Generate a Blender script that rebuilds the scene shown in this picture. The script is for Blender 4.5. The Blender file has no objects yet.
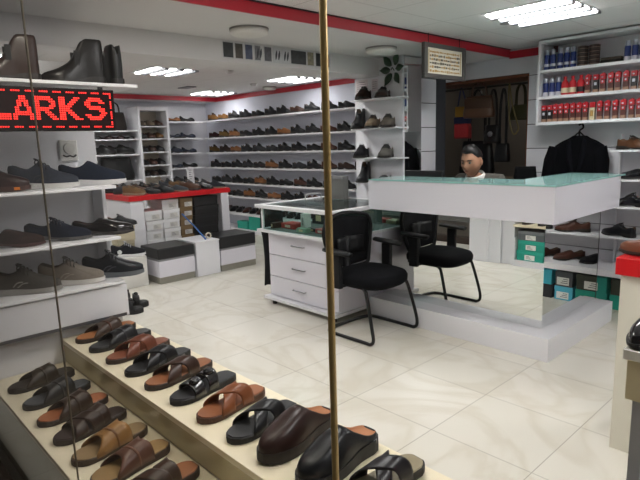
import bpy, bmesh, math, random
from mathutils import Vector, Matrix
random.seed(7)
PI = math.pi
SC = bpy.context.scene
COL = SC.collection

# ------------------------------------------------------------------ camera, world, exposure
f_px, yaw, pit, rol = 542.25, 0.818814, 0.176985, -0.030203
cy, sy = math.cos(yaw), math.sin(yaw)
fw0 = Vector((-sy, cy, 0)); rt = Vector((cy, sy, 0)); upv = Vector((0, 0, 1))
fwd = math.cos(pit) * fw0 - math.sin(pit) * upv
u0 = math.cos(pit) * upv + math.sin(pit) * fw0
r2 = math.cos(rol) * rt + math.sin(rol) * u0
u2 = -math.sin(rol) * rt + math.cos(rol) * u0
cd = bpy.data.cameras.new('camera')
cam = bpy.data.objects.new('camera', cd); COL.objects.link(cam)
cd.sensor_fit = 'HORIZONTAL'; cd.sensor_width = 36.0; cd.lens = 36.0 * f_px / 640.0
cd.clip_start = 0.02; cd.clip_end = 60
cam.matrix_world = Matrix(((r2.x, u2.x, -fwd.x, 0), (r2.y, u2.y, -fwd.y, 0), (r2.z, u2.z, -fwd.z, 1.5), (0, 0, 0, 1)))
SC.camera = cam
w = bpy.data.worlds.new('world'); SC.world = w; w.use_nodes = True
w.node_tree.nodes['Background'].inputs[0].default_value = (0.9, 0.85, 0.78, 1)
w.node_tree.nodes['Background'].inputs[1].default_value = 0.035
SC.view_settings.view_transform = 'Standard'; SC.view_settings.look = 'None'
SC.view_settings.gamma = 1; SC.view_settings.use_curve_mapping = False
SC.view_settings.exposure = 1.4
TUBE = 15.0          # strength of the fluorescent tubes
try:
    SC.cycles.use_denoising = True
    SC.cycles.max_bounces = 10; SC.cycles.caustics_reflective = False; SC.cycles.caustics_refractive = False
    SC.cycles.sample_clamp_indirect = 6
except Exception:
    pass

# ------------------------------------------------------------------ materials
def lin(c): return c / 12.92 if c <= 0.04045 else ((c + 0.055) / 1.055) ** 2.4
def hexc(h): return tuple(lin(int(h[i:i + 2], 16) / 255) for i in (0, 2, 4)) + (1,)
_M = {}
def M(name, col, rough=0.5, metal=0.0, emit=0, noise=0.0, nscale=20, bump=0.0, spec=0.5, coat=0.0):
    if name in _M: return _M[name]
    m = bpy.data.materials.new(name); m.use_nodes = True
    nt = m.node_tree; b = nt.nodes['Principled BSDF']
    c = hexc(col) if isinstance(col, str) else tuple(col) + (1,)
    b.inputs['Base Color'].default_value = c
    b.inputs['Roughness'].default_value = rough; b.inputs['Metallic'].default_value = metal
    b.inputs['Specular IOR Level'].default_value = spec
    b.inputs['Coat Weight'].default_value = coat
    if emit:
        b.inputs['Emission Color'].default_value = c; b.inputs['Emission Strength'].default_value = emit
    if noise or bump:
        tc = nt.nodes.new('ShaderNodeTexCoord'); nz = nt.nodes.new('ShaderNodeTexNoise')
        nz.inputs['Scale'].default_value = nscale; nz.inputs['Detail'].default_value = 4
        nt.links.new(tc.outputs['Object'], nz.inputs['Vector'])
        if noise:
            mx = nt.nodes.new('ShaderNodeMix'); mx.data_type = 'RGBA'
            mx.inputs['A'].default_value = tuple(v * (1 - noise) for v in c[:3]) + (1,)
            mx.inputs['B'].default_value = tuple(min(1, v * (1 + noise)) for v in c[:3]) + (1,)
            nt.links.new(nz.outputs['Fac'], mx.inputs['Factor']); nt.links.new(mx.outputs['Result'], b.inputs['Base Color'])
        if bump:
            bp = nt.nodes.new('ShaderNodeBump'); bp.inputs['Strength'].default_value = bump; bp.inputs['Distance'].default_value = 0.004
            nt.links.new(nz.outputs['Fac'], bp.inputs['Height']); nt.links.new(bp.outputs['Normal'], b.inputs['Normal'])
    _M[name] = m
    return m

def glass_mat(name, tint=(0.96, 0.98, 0.97), blend_ior=1.5):
    m = bpy.data.materials.new(name); m.use_nodes = True; nt = m.node_tree; nt.nodes.clear()
    o = nt.nodes.new('ShaderNodeOutputMaterial'); mx = nt.nodes.new('ShaderNodeMixShader')
    t = nt.nodes.new('ShaderNodeBsdfTransparent'); g = nt.nodes.new('ShaderNodeBsdfGlossy'); fr = nt.nodes.new('ShaderNodeFresnel')
    t.inputs[0].default_value = tint + (1,); g.inputs['Roughness'].default_value = 0.0; fr.inputs['IOR'].default_value = blend_ior
    ge = nt.nodes.new('ShaderNodeNewGeometry'); mr = nt.nodes.new('ShaderNodeMapRange')   # same reflection on both faces of a pane
    mr.inputs['To Min'].default_value = blend_ior; mr.inputs['To Max'].default_value = 1.0 / blend_ior
    nt.links.new(ge.outputs['Backfacing'], mr.inputs['Value']); nt.links.new(mr.outputs['Result'], fr.inputs['IOR'])
    nt.links.new(fr.outputs[0], mx.inputs[0]); nt.links.new(t.outputs[0], mx.inputs[1]); nt.links.new(g.outputs[0], mx.inputs[2])
    nt.links.new(mx.outputs[0], o.inputs[0]); return m

def floor_mat():
    m = bpy.data.materials.new('marble_tiles'); m.use_nodes = True; nt = m.node_tree; b = nt.nodes['Principled BSDF']
    tc = nt.nodes.new('ShaderNodeTexCoord'); mp = nt.nodes.new('ShaderNodeMapping')
    mp.inputs['Location'].default_value = (0.995, -2.2, 0)
    nt.links.new(tc.outputs['Object'], mp.inputs['Vector'])
    br = nt.nodes.new('ShaderNodeTexBrick'); br.offset = 0.0; br.squash = 1.0
    br.inputs['Scale'].default_value = 1.0; br.inputs['Mortar Size'].default_value = 0.0022; br.inputs['Mortar Smooth'].default_value = 0.3
    br.inputs['Brick Width'].default_value = 0.545; br.inputs['Row Height'].default_value = 0.55
    nt.links.new(mp.outputs[0], br.inputs['Vector'])
    br.inputs['Color1'].default_value = hexc('e2ded4'); br.inputs['Color2'].default_value = hexc('dcd8cd'); br.inputs['Mortar'].default_value = hexc('aaa59b')
    nz = nt.nodes.new('ShaderNodeTexNoise'); nz.inputs['Scale'].default_value = 1.1; nz.inputs['Detail'].default_value = 6; nz.inputs['Distortion'].default_value = 1.6
    nt.links.new(tc.outputs['Object'], nz.inputs['Vector'])
    rp = nt.nodes.new('ShaderNodeValToRGB'); e = rp.color_ramp.elements
    e[0].position = 0.44; e[0].color = (1, 1, 1, 1); e[1].position = 0.56; e[1].color = (1, 1, 1, 1)
    k = rp.color_ramp.elements.new(0.5); k.color = hexc('f5f3ef')
    nt.links.new(nz.outputs['Fac'], rp.inputs['Fac'])
    mx = nt.nodes.new('ShaderNodeMix'); mx.data_type = 'RGBA'; mx.blend_type = 'MULTIPLY'; mx.inputs['Factor'].default_value = 1
    nt.links.new(br.outputs['Color'], mx.inputs['A']); nt.links.new(rp.outputs['Color'], mx.inputs['B'])
    nt.links.new(mx.outputs['Result'], b.inputs['Base Color'])
    b.inputs['Roughness'].default_value = 0.27; b.inputs['Specular IOR Level'].default_value = 0.5
    return m

def ceil_mat(size=0.6, base='dcdbdb'):
    m = bpy.data.materials.new('ceiling_panels'); m.use_nodes = True; nt = m.node_tree; b = nt.nodes['Principled BSDF']
    tc = nt.nodes.new('ShaderNodeTexCoord'); mp = nt.nodes.new('ShaderNodeMapping'); mp.inputs['Location'].default_value = (0.04, 0.0, 0)
    nt.links.new(tc.outputs['Object'], mp.inputs['Vector'])
    br = nt.nodes.new('ShaderNodeTexBrick'); br.offset = 0.0; br.squash = 1.0
    br.inputs['Scale'].default_value = 1.0; br.inputs['Mortar Size'].default_value = 0.004; br.inputs['Mortar Smooth'].default_value = 0.2
    br.inputs['Brick Width'].default_value = size; br.inputs['Row Height'].default_value = size
    br.inputs['Color1'].default_value = hexc(base); br.inputs['Color2'].default_value = hexc(base); br.inputs['Mortar'].default_value = hexc('b4b3b3')
    nt.links.new(mp.outputs[0], br.inputs['Vector']); nt.links.new(br.outputs['Color'], b.inputs['Base Color'])
    b.inputs['Roughness'].default_value = 0.75
    return m

FLOOR = floor_mat(); CEIL = ceil_mat()
SOFFIT = M('soffit_paint', 'd3d1d1', 0.45)
WALLW = M('wall_white', 'd6d6dc', 0.5)
WHITE = M('white_laminate', 'e3e3e8', 0.3)
SHELFW = M('shelf_white', 'e6e6ea', 0.3)
LILAC = M('lilac_white_laminate', 'dcdae4', 0.28)
CREAM = M('cream_laminate', 'e6dbc0', 0.35)
OLIVE_SHADE = M('shaded_olive_laminate', '8f8a72', 0.4, noise=0.1, nscale=6)  # shade of the unlit step front, put into an olive grey colour
REDP = M('red_paint', 'b30f28', 0.4)
REDL = M('red_laminate', 'c8141c', 0.3)
BLACK = M('black_plastic', '0c0c0e', 0.45, spec=0.3)
CHROME = M('chrome', 'b9bbc0', 0.25, 1.0)
BRASS = M('brass', 'c2a468', 0.42, 0.45)
MIRROR = M('mirror', (0.86, 0.88, 0.87), 0.0, 1.0)
PANE = glass_mat('window_glass', (0.985, 0.99, 0.985), 1.18); GLASS = glass_mat('clear_glass'); GLASST = glass_mat('teal_glass', (0.86, 0.945, 0.93))
KICK = M('grey_kickplate', '8d8a80', 0.4)
DARKW = M('dark_brown_wood', '2a1c12', 0.5, noise=0.3, nscale=8)
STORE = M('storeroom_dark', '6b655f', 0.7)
TUBEM = M('fluorescent_tube', (1.0, 0.98, 0.96), 0.5, emit=TUBE)
LEATHB = M('black_leather', '121214', 0.3, bump=0.25, nscale=150)

# ------------------------------------------------------------------ mesh building
class MB:
    def __init__(s): s.bm = bmesh.new(); s.mi = 0
    def mat(s, i): s.mi = i; return s
    def face(s, vs):
        try:
            f = s.bm.faces.new(vs); f.material_index = s.mi; return f
        except ValueError: return None
    def box(s, x0, x1, y0, y1, z0, z1, bev=0.0, mtx=None):
        r = bmesh.ops.create_cube(s.bm, size=1.0)
        mt = Matrix.Translation(((x0 + x1) / 2, (y0 + y1) / 2, (z0 + z1) / 2)) @ Matrix.Diagonal((abs(x1 - x0), abs(y1 - y0), abs(z1 - z0), 1))
        bmesh.ops.transform(s.bm, matrix=mt, verts=r['verts'])
        fs = list({f for v in r['verts'] for f in v.link_faces})
        for f in fs: f.material_index = s.mi
        vs = r['verts']
        if bev:
            es = list({e for v in vs for e in v.link_edges})
            rr = bmesh.ops.bevel(s.bm, geom=es, offset=bev, segments=2, profile=0.5, affect='EDGES')
            for f in rr['faces']: f.material_index = s.mi
            vs = list({v for f in rr['faces'] for v in f.verts} | {v for v in vs if v.is_valid})
        if mtx is not None: bmesh.ops.transform(s.bm, matrix=mtx, verts=[v for v in vs if v.is_valid])
        return s
    def prism(s, outline, z0, z1):
        a = [s.bm.verts.new((x, y, z0)) for x, y in outline]; b = [s.bm.verts.new((x, y, z1)) for x, y in outline]
        n = len(a)
        s.face(a[::-1]); s.face(b)
        for i in range(n): s.face([a[i], a[(i + 1) % n], b[(i + 1) % n], b[i]])
        return s
    def extrude_profile(s, pts, axis, a0, a1):
        # pts: 2D outline in the plane across `axis`
        def P(p, t): return {'x': (t, p[0], p[1]), 'y': (p[0], t, p[1]), 'z': (p[0], p[1], t)}[axis]
        A = [s.bm.verts.new(P(p, a0)) for p in pts]; B = [s.bm.verts.new(P(p, a1)) for p in pts]; n = len(A)
        s.face(A[::-1]); s.face(B)
        for i in range(n): s.face([A[i], A[(i + 1) % n], B[(i + 1) % n], B[i]])
        return s
    def rings(s, rings, closed=True, cap0=True, cap1=True, matf=None):
        R = [[s.bm.verts.new(p) for p in r] for r in rings]
        n = len(R[0])
        for i in range(len(R) - 1):
            for j in range(n if closed else n - 1):
                if matf: s.mi = matf(i, j)
                s.face([R[i][j], R[i][(j + 1) % n], R[i + 1][(j + 1) % n], R[i + 1][j]])
        if cap0: s.face(R[0][::-1])
        if cap1: s.face(R[-1])
        return s
    def lathe(s, prof, c=(0, 0, 0), seg=16, mtx=None):
        rs = []
        for r, z in prof:
            ring = [Vector((r * math.cos(2 * PI * k / seg), r * math.sin(2 * PI * k / seg), z)) for k in range(seg)]
            if mtx is not None: ring = [mtx @ p for p in ring]
            rs.append([p + Vector(c) for p in ring])
        return s.rings(rs)
    def tube(s, pts, r, seg=8, smooth=0):
        P = [Vector(p) for p in pts]
        if smooth:
            Q = []
            for i in range(len(P) - 1):
                p0 = P[max(i - 1, 0)]; p1 = P[i]; p2 = P[i + 1]; p3 = P[min(i + 2, len(P) - 1)]
                for k in range(smooth):
                    t = k / smooth
                    Q.append(0.5 * ((2 * p1) + (p2 - p0) * t + (2 * p0 - 5 * p1 + 4 * p2 - p3) * t * t + (3 * p1 - p0 - 3 * p2 + p3) * t ** 3))
            Q.append(P[-1]); P = Q
        rs = []; prev = None
        for i, p in enumerate(P):
            d = (P[min(i + 1, len(P) - 1)] - P[max(i - 1, 0)]).normalized()
            if prev is None:
                a = d.orthogonal().normalized()
            else:
                a = (prev - d * prev.dot(d)).normalized()
            prev = a; b = d.cross(a)
            rr = r
            if isinstance(r, (list, tuple)):
                q = i / max(1, len(P) - 1) * (len(r) - 1); q0 = min(int(q), len(r) - 2); rr = r[q0] + (r[q0 + 1] - r[q0]) * (q - q0)
            rs.append([p + (a * math.cos(2 * PI * k / seg) + b * math.sin(2 * PI * k / seg)) * rr for k in range(seg)])
        return s.rings(rs)
    def shell(s, grid, inner):
        # two parallel grids of points joined round the rim: a sheet with thickness
        n, m = len(grid), len(grid[0])
        A = [[s.bm.verts.new(p) for p in r] for r in grid]; B = [[s.bm.verts.new(p) for p in r] for r in inner]
        for i in range(n - 1):
            for j in range(m - 1):
                s.face([A[i][j], A[i][j + 1], A[i + 1][j + 1], A[i + 1][j]])
                s.face([B[i][j], B[i + 1][j], B[i + 1][j + 1], B[i][j + 1]])
        for i in range(n - 1):
            s.face([A[i][0], A[i + 1][0], B[i + 1][0], B[i][0]]); s.face([A[i][-1], B[i][-1], B[i + 1][-1], A[i + 1][-1]])
        for j in range(m - 1):
            s.face([A[0][j], B[0][j], B[0][j + 1], A[0][j + 1]]); s.face([A[-1][j], A[-1][j + 1], B[-1][j + 1], B[-1][j]])
        return s
    def mesh(s, name, mats, smooth=False):
        bmesh.ops.recalc_face_normals(s.bm, faces=s.bm.faces[:])
        me = bpy.data.meshes.new(name); s.bm.to_mesh(me); s.bm.free()
        for m in (mats if isinstance(mats, (list, tuple)) else [mats]): me.materials.append(m)
        if smooth:
            for p in me.polygons: p.use_smooth = True
        return me
    def build(s, name, mats, parent=None, smooth=False, sub=0, world=True, autosmooth=False):
        me = s.mesh(name, mats, smooth)
        o = bpy.data.objects.new(name, me); COL.objects.link(o)
        if parent is not None:
            o.parent = parent
            if world: o.location = -root_loc(parent)
        if sub:
            md = o.modifiers.new('sub', 'SUBSURF'); md.levels = sub; md.render_levels = sub
        return o

def root_loc(o):
    v = Vector((0, 0, 0))
    while o is not None:
        v += o.location; o = o.parent
    return v

def tag(o, label, cat, group=None, kind=None):
    o['label'] = label; o['category'] = cat
    if group: o['group'] = group
    if kind: o['kind'] = kind
    return o
def thing(name, label, cat, loc=(0, 0, 0), rz=0.0, group=None):
    o = bpy.data.objects.new(name, None); COL.objects.link(o); o.location = loc; o.rotation_euler = (0, 0, rz)
    return tag(o, label, cat, group)
def struct(o): o['kind'] = 'structure'; return o
def mkobj(name, mesh, loc, rz=0, parent=None):
    o = bpy.data.objects.new(name, mesh); COL.objects.link(o); o.location = loc; o.rotation_euler = (0, 0, rz)
    if parent: o.parent = parent
    return o
def bx(*a, bev=0.0): return MB().box(*a, bev=bev)
ORD = ['first', 'second', 'third', 'fourth', 'fifth', 'sixth', 'seventh', 'eighth', 'ninth', 'tenth', 'eleventh', 'twelfth', 'thirteenth',
       'fourteenth', 'fifteenth', 'sixteenth', 'seventeenth', 'eighteenth', 'nineteenth', 'twentieth', 'twenty-first', 'twenty-second', 'twenty-third', 'twenty-fourth']

# ------------------------------------------------------------------ the setting
YG = 0.44                                  # window plane
struct(bx(-9.4, 1.4, 0.2, 7.2, -0.06, 0.0).build('floor', FLOOR))
struct(bx(-2.8, 1.4, 0.2, 5.5, 2.36, 2.42).build('ceiling', CEIL))
struct(bx(-3.70, -2.8, 0.2, 5.5, 2.285, 2.42).build('ceiling', SOFFIT))
struct(bx(-9.4, -3.70, 0.2, 5.9, 2.40, 2.46).build('ceiling', CEIL))
struct(bx(-3.88, -3.58, 0.2, 5.75, 2.125, 2.40).build('beam', SOFFIT))
struct(bx(-3.88, -3.28, 4.2, 4.86, 0.0, 2.285).build('pillar', WALLW))
struct(bx(-9.4, -4.3, 5.75, 5.9, 0, 2.46).build('wall_back', M('back_wall_paint', 'd8dae6', 0.5)))
struct(bx(-9.4, -9.25, 0.2, 5.9, 0, 2.46).build('wall_left', WALLW))
struct(bx(1.3, 1.45, 0.2, 5.5, 0, 2.46).build('wall_right', WALLW))
b = bx(-9.25, -8.86, 0.2, 5.75, 2.31, 2.40)
struct(b.build('trim_1', SOFFIT))                                  # bulkhead over the left shelves
b = bx(-2.8, -2.785, 0.2, 5.28, 2.283, 2.352)
struct(b.build('trim_2', REDP))
struct(bx(-2.785, -2.30, 5.262, 5.278, 2.268, 2.338).build('trim_3', REDP))
struct(bx(-8.86, -4.0, 5.735, 5.75, 2.31, 2.385).build('trim_4', REDP))
struct(bx(-8.86, -8.845, 0.6, 5.735, 2.31, 2.385).build('trim_5', REDP))
struct(bx(-2.80, -2.775, 0.2, 5.28, 2.353, 2.36).build('shadow_line_strip', BLACK))  # black strip stands in for the shadow line above the red strip
# slatted wall with the doorway, grooves between the boards
b = MB()
b.box(-2.58, 1.3, 5.30, 5.42, 0, 2.42); b.box(-3.75, -2.58, 5.30, 5.42, 2.11, 2.42); b.box(-4.4, -3.75, 5.30, 5.42, 0, 2.42)
struct(b.build('wall_alcove', M('slat_groove', '33343a', 0.6)))
b = MB()
zz = [0.0, 0.215, 0.45, 0.685, 0.92, 1.15, 1.385, 1.62, 1.855, 2.09]
for i in range(len(zz)):
    z1 = zz[i + 1] if i + 1 < len(zz) else 2.36
    b.box(-2.58, 1.3, 5.28, 5.30, zz[i] + 0.004, z1 - 0.004)
b.box(-3.75, -2.58, 5.28, 5.30, 2.115, 2.36); b.box(-4.4, -3.75, 5.28, 5.30, 0, 2.36)
struct(b.build('wall_alcove_panel', WALLW))
b = MB(); b.box(-2.60, -2.575, 5.30, 5.75, 0, 2.11); b.box(-3.75, -2.6, 5.30, 5.75, 2.085, 2.11)
struct(b.build('door_1', M('door_lining', '6b3a1c', 0.5)))
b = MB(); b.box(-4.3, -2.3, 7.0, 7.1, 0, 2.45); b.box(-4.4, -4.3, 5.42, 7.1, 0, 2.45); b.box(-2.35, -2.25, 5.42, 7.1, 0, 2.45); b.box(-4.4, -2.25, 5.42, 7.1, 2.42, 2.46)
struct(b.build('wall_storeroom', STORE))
# shop window: pane, sill, head
win = bpy.data.objects.new('window_1', None); COL.objects.link(win); struct(win)
bx(-9.2, 1.3, YG, YG + 0.001, 0.10, 2.9).build('window_pane', PANE, win)
bx(-9.3, 1.4, 0.36, 0.47, 0.0, 0.10, bev=0.008).build('window_sill', DARKW, win)
bx(-9.3, 1.4, 0.20, 0.47, 2.44, 2.9).build('window_head', M('window_head_paint', '2c2e28', 0.6), win)
struct(bx(-9.4, 1.4, -1.5, 0.36, -0.08, -0.02).build('floor_outside', M('mall_floor', '5c5249', 0.4)))

# ------------------------------------------------------------------ ceiling fittings
TUBEF = M('fluorescent_tube_dimmer', (1.0, 0.98, 0.96), 0.5, emit=TUBE * 0.45)
def troffer(x, y, z, label, n=4, s=0.58, tm=None):
    t = thing('ceiling_light', label, 'ceiling light', (x, y, z), 0, 'square fluorescent ceiling lights')
    h = s / 2
    b = MB(); b.box(x - h, x + h, y - h, y + h, z - 0.006, z - 0.001); 
    b.build('tray', M('light_tray', 'c9cbd0', 0.35), t)
    for k in range(n):
        yy = y - h + s * (k + 0.5) / n
        MB().box(x - h + 0.012, x + h - 0.012, yy - 0.031, yy + 0.031, z - 0.016, z - 0.0065, bev=0.003).build('tube', tm or TUBEM, t)
        MB().box(x - h, x + h, yy + s / n / 2 - 0.026, yy + s / n / 2 + 0.026, z - 0.026, z - 0.0065).build('louvre', M('louvre', '85868c', 0.5), t)
troffer(-1.845, 3.905, 2.36, 'bright four-tube ceiling light above the counter, in front of the red ceiling strip')
troffer(-6.15, 3.27, 2.40, 'slanting three-band ceiling light beyond the beam, left of the photo cards', 3, tm=TUBEF)
troffer(-6.03, 5.22, 2.40, 'ceiling light near the back wall shelves, just beside the brass pole', tm=TUBEF)
troffer(-8.25, 5.28, 2.40, 'farthest ceiling light, close to the corner of the back wall', tm=TUBEF)
for x, y, z in ((-1.845, 1.75, 2.36), (-0.1, 3.9, 2.36), (-0.1, 1.75, 2.36), (-4.3, 3.3, 2.40), (-4.5, 1.3, 2.40), (-6.15, 1.3, 2.40), (-8.25, 3.27, 2.40)):
    troffer(x, y, z, 'square fluorescent ceiling light outside the picture, same as the others')
def roundlamp(x, y, z, label, r=0.135):
    t = thing('round_lamp', label, 'ceiling light', (x, y, z), 0, 'round flush ceiling lamps')
    MB().lathe([(0.001, z - 0.001), (r, z - 0.001), (r, z - 0.012), (0.001, z - 0.012)], (x, y, 0), 32).build('base_ring', M('lamp_ring', '8c8986', 0.4), t)
    MB().lathe([(0.001, z - 0.012), (r * 0.96, z - 0.012), (r * 0.95, z - 0.035), (r * 0.8, z - 0.046), (0.001, z - 0.049)], (x, y, 0), 32).build('diffuser', M('opal_diffuser', 'dad8d4', 0.4), t, smooth=True)
roundlamp(-3.16, 2.35, 2.285, 'unlit round white lamp on the lowered ceiling above the photo cards')
roundlamp(-3.15, 3.73, 2.285, 'unlit round white lamp on the lowered ceiling above the green leaves')
roundlamp(-7.0, 5.55, 2.40, 'flat round white lamp beside the red strip of the back wall', 0.11)
def detector(x, y, z, label):
    t = tag(MB().lathe([(0.001, z), (0.05, z), (0.05, z - 0.015), (0.035, z - 0.035), (0.001, z - 0.038)], (x, y, 0), 20).build('smoke_detector', M('detector_white', 'c8c6c4', 0.4), smooth=True), label, 'smoke detector')
detector(-5.75, 3.95, 2.40, 'small white smoke detector under the ceiling below the photo cards')
detector(-6.75, 5.05, 2.40, 'small white box-like detector between the two far ceiling lights')
tag(MB().lathe([(0.001, 2.36), (0.045, 2.36), (0.045, 2.352), (0.001, 2.352)], (-2.35, 2.55, 0), 20).build('ceiling_speaker', M('detector_grey', '8e8c8c', 0.5)), 'small grey disc in the white ceiling beside the brass pole', 'ceiling speaker')
tag(MB().lathe([(0.001, 2.36), (0.045, 2.36), (0.045, 2.352), (0.001, 2.352)], (-2.18, 4.05, 0), 20).build('ceiling_speaker', M('detector_grey', '8e8c8c', 0.5)), 'small grey disc in the white ceiling above the framed picture', 'ceiling speaker')
tag(bx(-6.75, -6.45, 2.72, 2.88, 2.385, 2.40, bev=0.004).build('ceiling_vent', M('vent_grey', '77757a', 0.5)), 'grey flat vent in the ceiling left of the slanting light', 'vent')
tag(bx(-7.75, -7.45, 4.35, 4.5, 2.385, 2.40, bev=0.004).build('ceiling_vent', M('vent_grey', '77757a', 0.5)), 'grey flat vent in the ceiling in front of the farthest light', 'vent')

t = thing('storeroom_fill_lamp', 'unseen round lamp added on the storeroom ceiling to brighten the doorway', 'ceiling light', (-3.2, 6.2, 2.42))  # unseen lamp, added so the doorway is not near black
MB().lathe([(.001, 2.419), (.12, 2.419), (.12, 2.39), (.001, 2.385)], (-3.2, 6.2, 0), 20).build('diffuser', M('weak_fill_lamp', (1.0, .92, .82), .5, emit=8.0), t)
for k, x in enumerate((-2.55, -1.85, -1.15)):  # unseen lamps added to brighten the steps, sandals and left unit
    t = thing('added_spotlight', 'unseen spotlight added above to brighten the window display', 'ceiling light', (x, .80, 2.35), 0, 'added window display spotlights')
    zc = 2.36 if x > -2.8 else 2.285
    MB().lathe([(.001, zc - .001), (.085, zc - .001), (.085, zc - .012), (.07, zc - .014), (.001, zc - .014)], (x, .80, 0), 24).build('rim', CHROME, t)
    MB().lathe([(.001, zc - .0145), (.066, zc - .0145), (.06, zc - .020), (.001, zc - .021)], (x, .80, 0), 24).build('lens', M('added_spot_lens', (1.0, .93, .80), .5, emit=42.0), t)
# window posts
t = thing('window_pole', 'tall brass pole standing in the shop window in front of everything', 'pole', (-0.475, YG + 0.02, 0.1))
MB().tube([(-0.475, YG + 0.02, 0.102), (-0.475, YG + 0.02, 2.44)], 0.0046, 14).build('pole_tube', BRASS, t, smooth=True)
MB().lathe([(0.001, 0.1), (0.016, 0.1), (0.014, 0.112), (0.001, 0.114)], (-0.475, YG + 0.02, 0), 16).build('foot', BRASS, t)
tag(MB().tube([(-1.555, YG + 0.015, 0.1), (-1.555, YG + 0.015, 2.44)], 0.0028, 8).build('window_rod', M('dull_brass', '6d6352', 0.4, 0.4)), 'thin dull rod at the joint of the window glass, left of the brass pole', 'rod')

# ------------------------------------------------------------------ shoes
def tab(t, s):
    for i in range(len(t) - 1):
        if s <= t[i + 1][0]:
            a, b = t[i], t[i + 1]; k = (s - a[0]) / max(1e-9, b[0] - a[0]); return a[1] + (b[1] - a[1]) * k
    return t[-1][1]
ST = [0, .02, .06, .14, .24, .33, .40, .48, .58, .68, .78, .87, .94, .98, 1.0]
HW = [(0, .28), (.02, .52), (.06, .70), (.14, .79), (.24, .75), (.33, .74), (.40, .78), (.48, .87), (.58, .96), (.68, 1.0), (.78, .96), (.87, .82), (.94, .60), (.98, .38), (1, .16)]
HWN = [(0, .28), (.02, .50), (.06, .66), (.14, .72), (.24, .66), (.33, .64), (.40, .70), (.48, .82), (.58, .94), (.68, 1.0), (.78, .92), (.87, .70), (.94, .44), (.98, .26), (1, .10)]
STY = {
 'oxford': dict(h=[(0, .072), (.06, .080), (.14, .072), (.24, .060), (.33, .064), (.40, .090), (.48, .086), (.58, .073), (.68, .060), (.78, .052), (.87, .047), (.94, .041), (1, .030)], op=.36, hw=HWN, zt=[(0, .026), (.30, .026), (.45, .016), (1, .014)], heel=True, lace=True),
 'loafer': dict(h=[(0, .064), (.06, .068), (.14, .062), (.24, .052), (.33, .052), (.40, .074), (.48, .074), (.58, .066), (.68, .057), (.78, .051), (.87, .047), (.94, .041), (1, .030)], op=.38, hw=HWN, zt=[(0, .024), (.30, .024), (.45, .015), (1, .013)], heel=True, lace=False),
 'sneaker': dict(h=[(0, .092), (.06, .100), (.14, .090), (.24, .078), (.33, .084), (.40, .112), (.48, .104), (.58, .086), (.68, .071), (.78, .062), (.87, .056), (.94, .050), (1, .040)], op=.36, hw=HW, zt=[(0, .027), (.3, .025), (.6, .020), (1, .021)], heel=False, lace=True),
 'slipon': dict(h=[(0, .088), (.06, .092), (.14, .082), (.24, .072), (.33, .078), (.40, .104), (.48, .098), (.58, .084), (.68, .071), (.78, .062), (.87, .056), (.94, .050), (1, .040)], op=.36, hw=HW, zt=[(0, .027), (.3, .025), (.6, .020), (1, .021)], heel=False, lace=False),
 'boot': dict(h=[(0, .190), (.06, .192), (.14, .192), (.24, .192), (.33, .192), (.40, .176), (.48, .110), (.58, .088), (.68, .072), (.78, .060), (.87, .052), (.94, .046), (1, .034)], op=.36, hw=HWN, zt=[(0, .034), (.30, .034), (.42, .020), (1, .018)], heel=True, lace=False),
 'clog': dict(h=[(0, .046), (.06, .048), (.14, .050), (.24, .060), (.33, .078), (.40, .098), (.48, .098), (.58, .092), (.68, .083), (.78, .074), (.87, .066), (.94, .058), (1, .045)], op=.36, hw=HW, zt=[(0, .036), (.3, .034), (.6, .028), (1, .030)], heel=False, lace=False),
 'pump': dict(h=[(0, .058), (.06, .062), (.14, .050), (.24, .040), (.33, .034), (.48, .030), (.58, .030), (.64, .033), (.68, .046), (.78, .046), (.87, .040), (.94, .034), (1, .022)], op=.66, hw=HWN, zt=[(0, .018), (.30, .018), (.45, .011), (1, .010)], heel=True, lace=False),
}
HK = 1.2            # height of the uppers
def shoe_upper(b, L, W, st):
    S = STY[st]; q = L / 0.30; rings = []; opn = []
    for s in ST:
        hw = tab(S['hw'], s) * W / 2; h = tab(S['h'], s) * q * HK; zt = tab(S['zt'], s) * q * HK - 0.003; dh = h - zt
        x = (s - 0.5) * L; op = 0.01 < s <= S['op']; opn.append(op)
        half = []
        if op:
            tall = 0.80 if st == 'boot' else 0.86
            half = [(hw * .98, zt), (hw * 1.03, zt + .35 * dh), (hw * .96, zt + .75 * dh), (hw * tall, h), (hw * (tall - .1), h - .006), (hw * .70, zt + min(.014, dh * .5))]
            mid = (0, zt + min(.012, dh * .45))
        else:
            for k in range(6):
                a = k / 6 * PI / 2; half.append((hw * 1.02 * math.cos(a) ** .72, zt + dh * math.sin(a) ** .85))
            mid = (0, h)
        ring = [(x, y, z) for y, z in half] + [(x, mid[0], mid[1])] + [(x, -y, z) for y, z in half[::-1]]
        rings.append(ring)
    b.rings(rings, closed=False, cap0=True, cap1=True, matf=lambda i, j: 1 if (opn[i] and opn[i + 1] and 3 <= j <= 8) else 0)
def shoe_sole(b, L, W, st):
    S = STY[st]; q = L / 0.30; rings = []
    for s in ST:
        hw = tab(S['hw'], s) * W / 2 * 1.05 + .002; zt = tab(S['zt'], s) * q * HK; x = (s - 0.5) * L * 1.02
        zb = 0.0
        if S['heel'] and .31 <= s <= .60: zb = .010 * q if s < .55 else .004 * q
        if s > .85: zb = (s - .85) * .05 * q
        rings.append([(x, hw * .97, zb), (x, hw, (zb + zt) / 2), (x, hw * .98, zt), (x, -hw * .98, zt), (x, -hw, (zb + zt) / 2), (x, -hw * .97, zb)])
    b.rings(rings)
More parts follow.
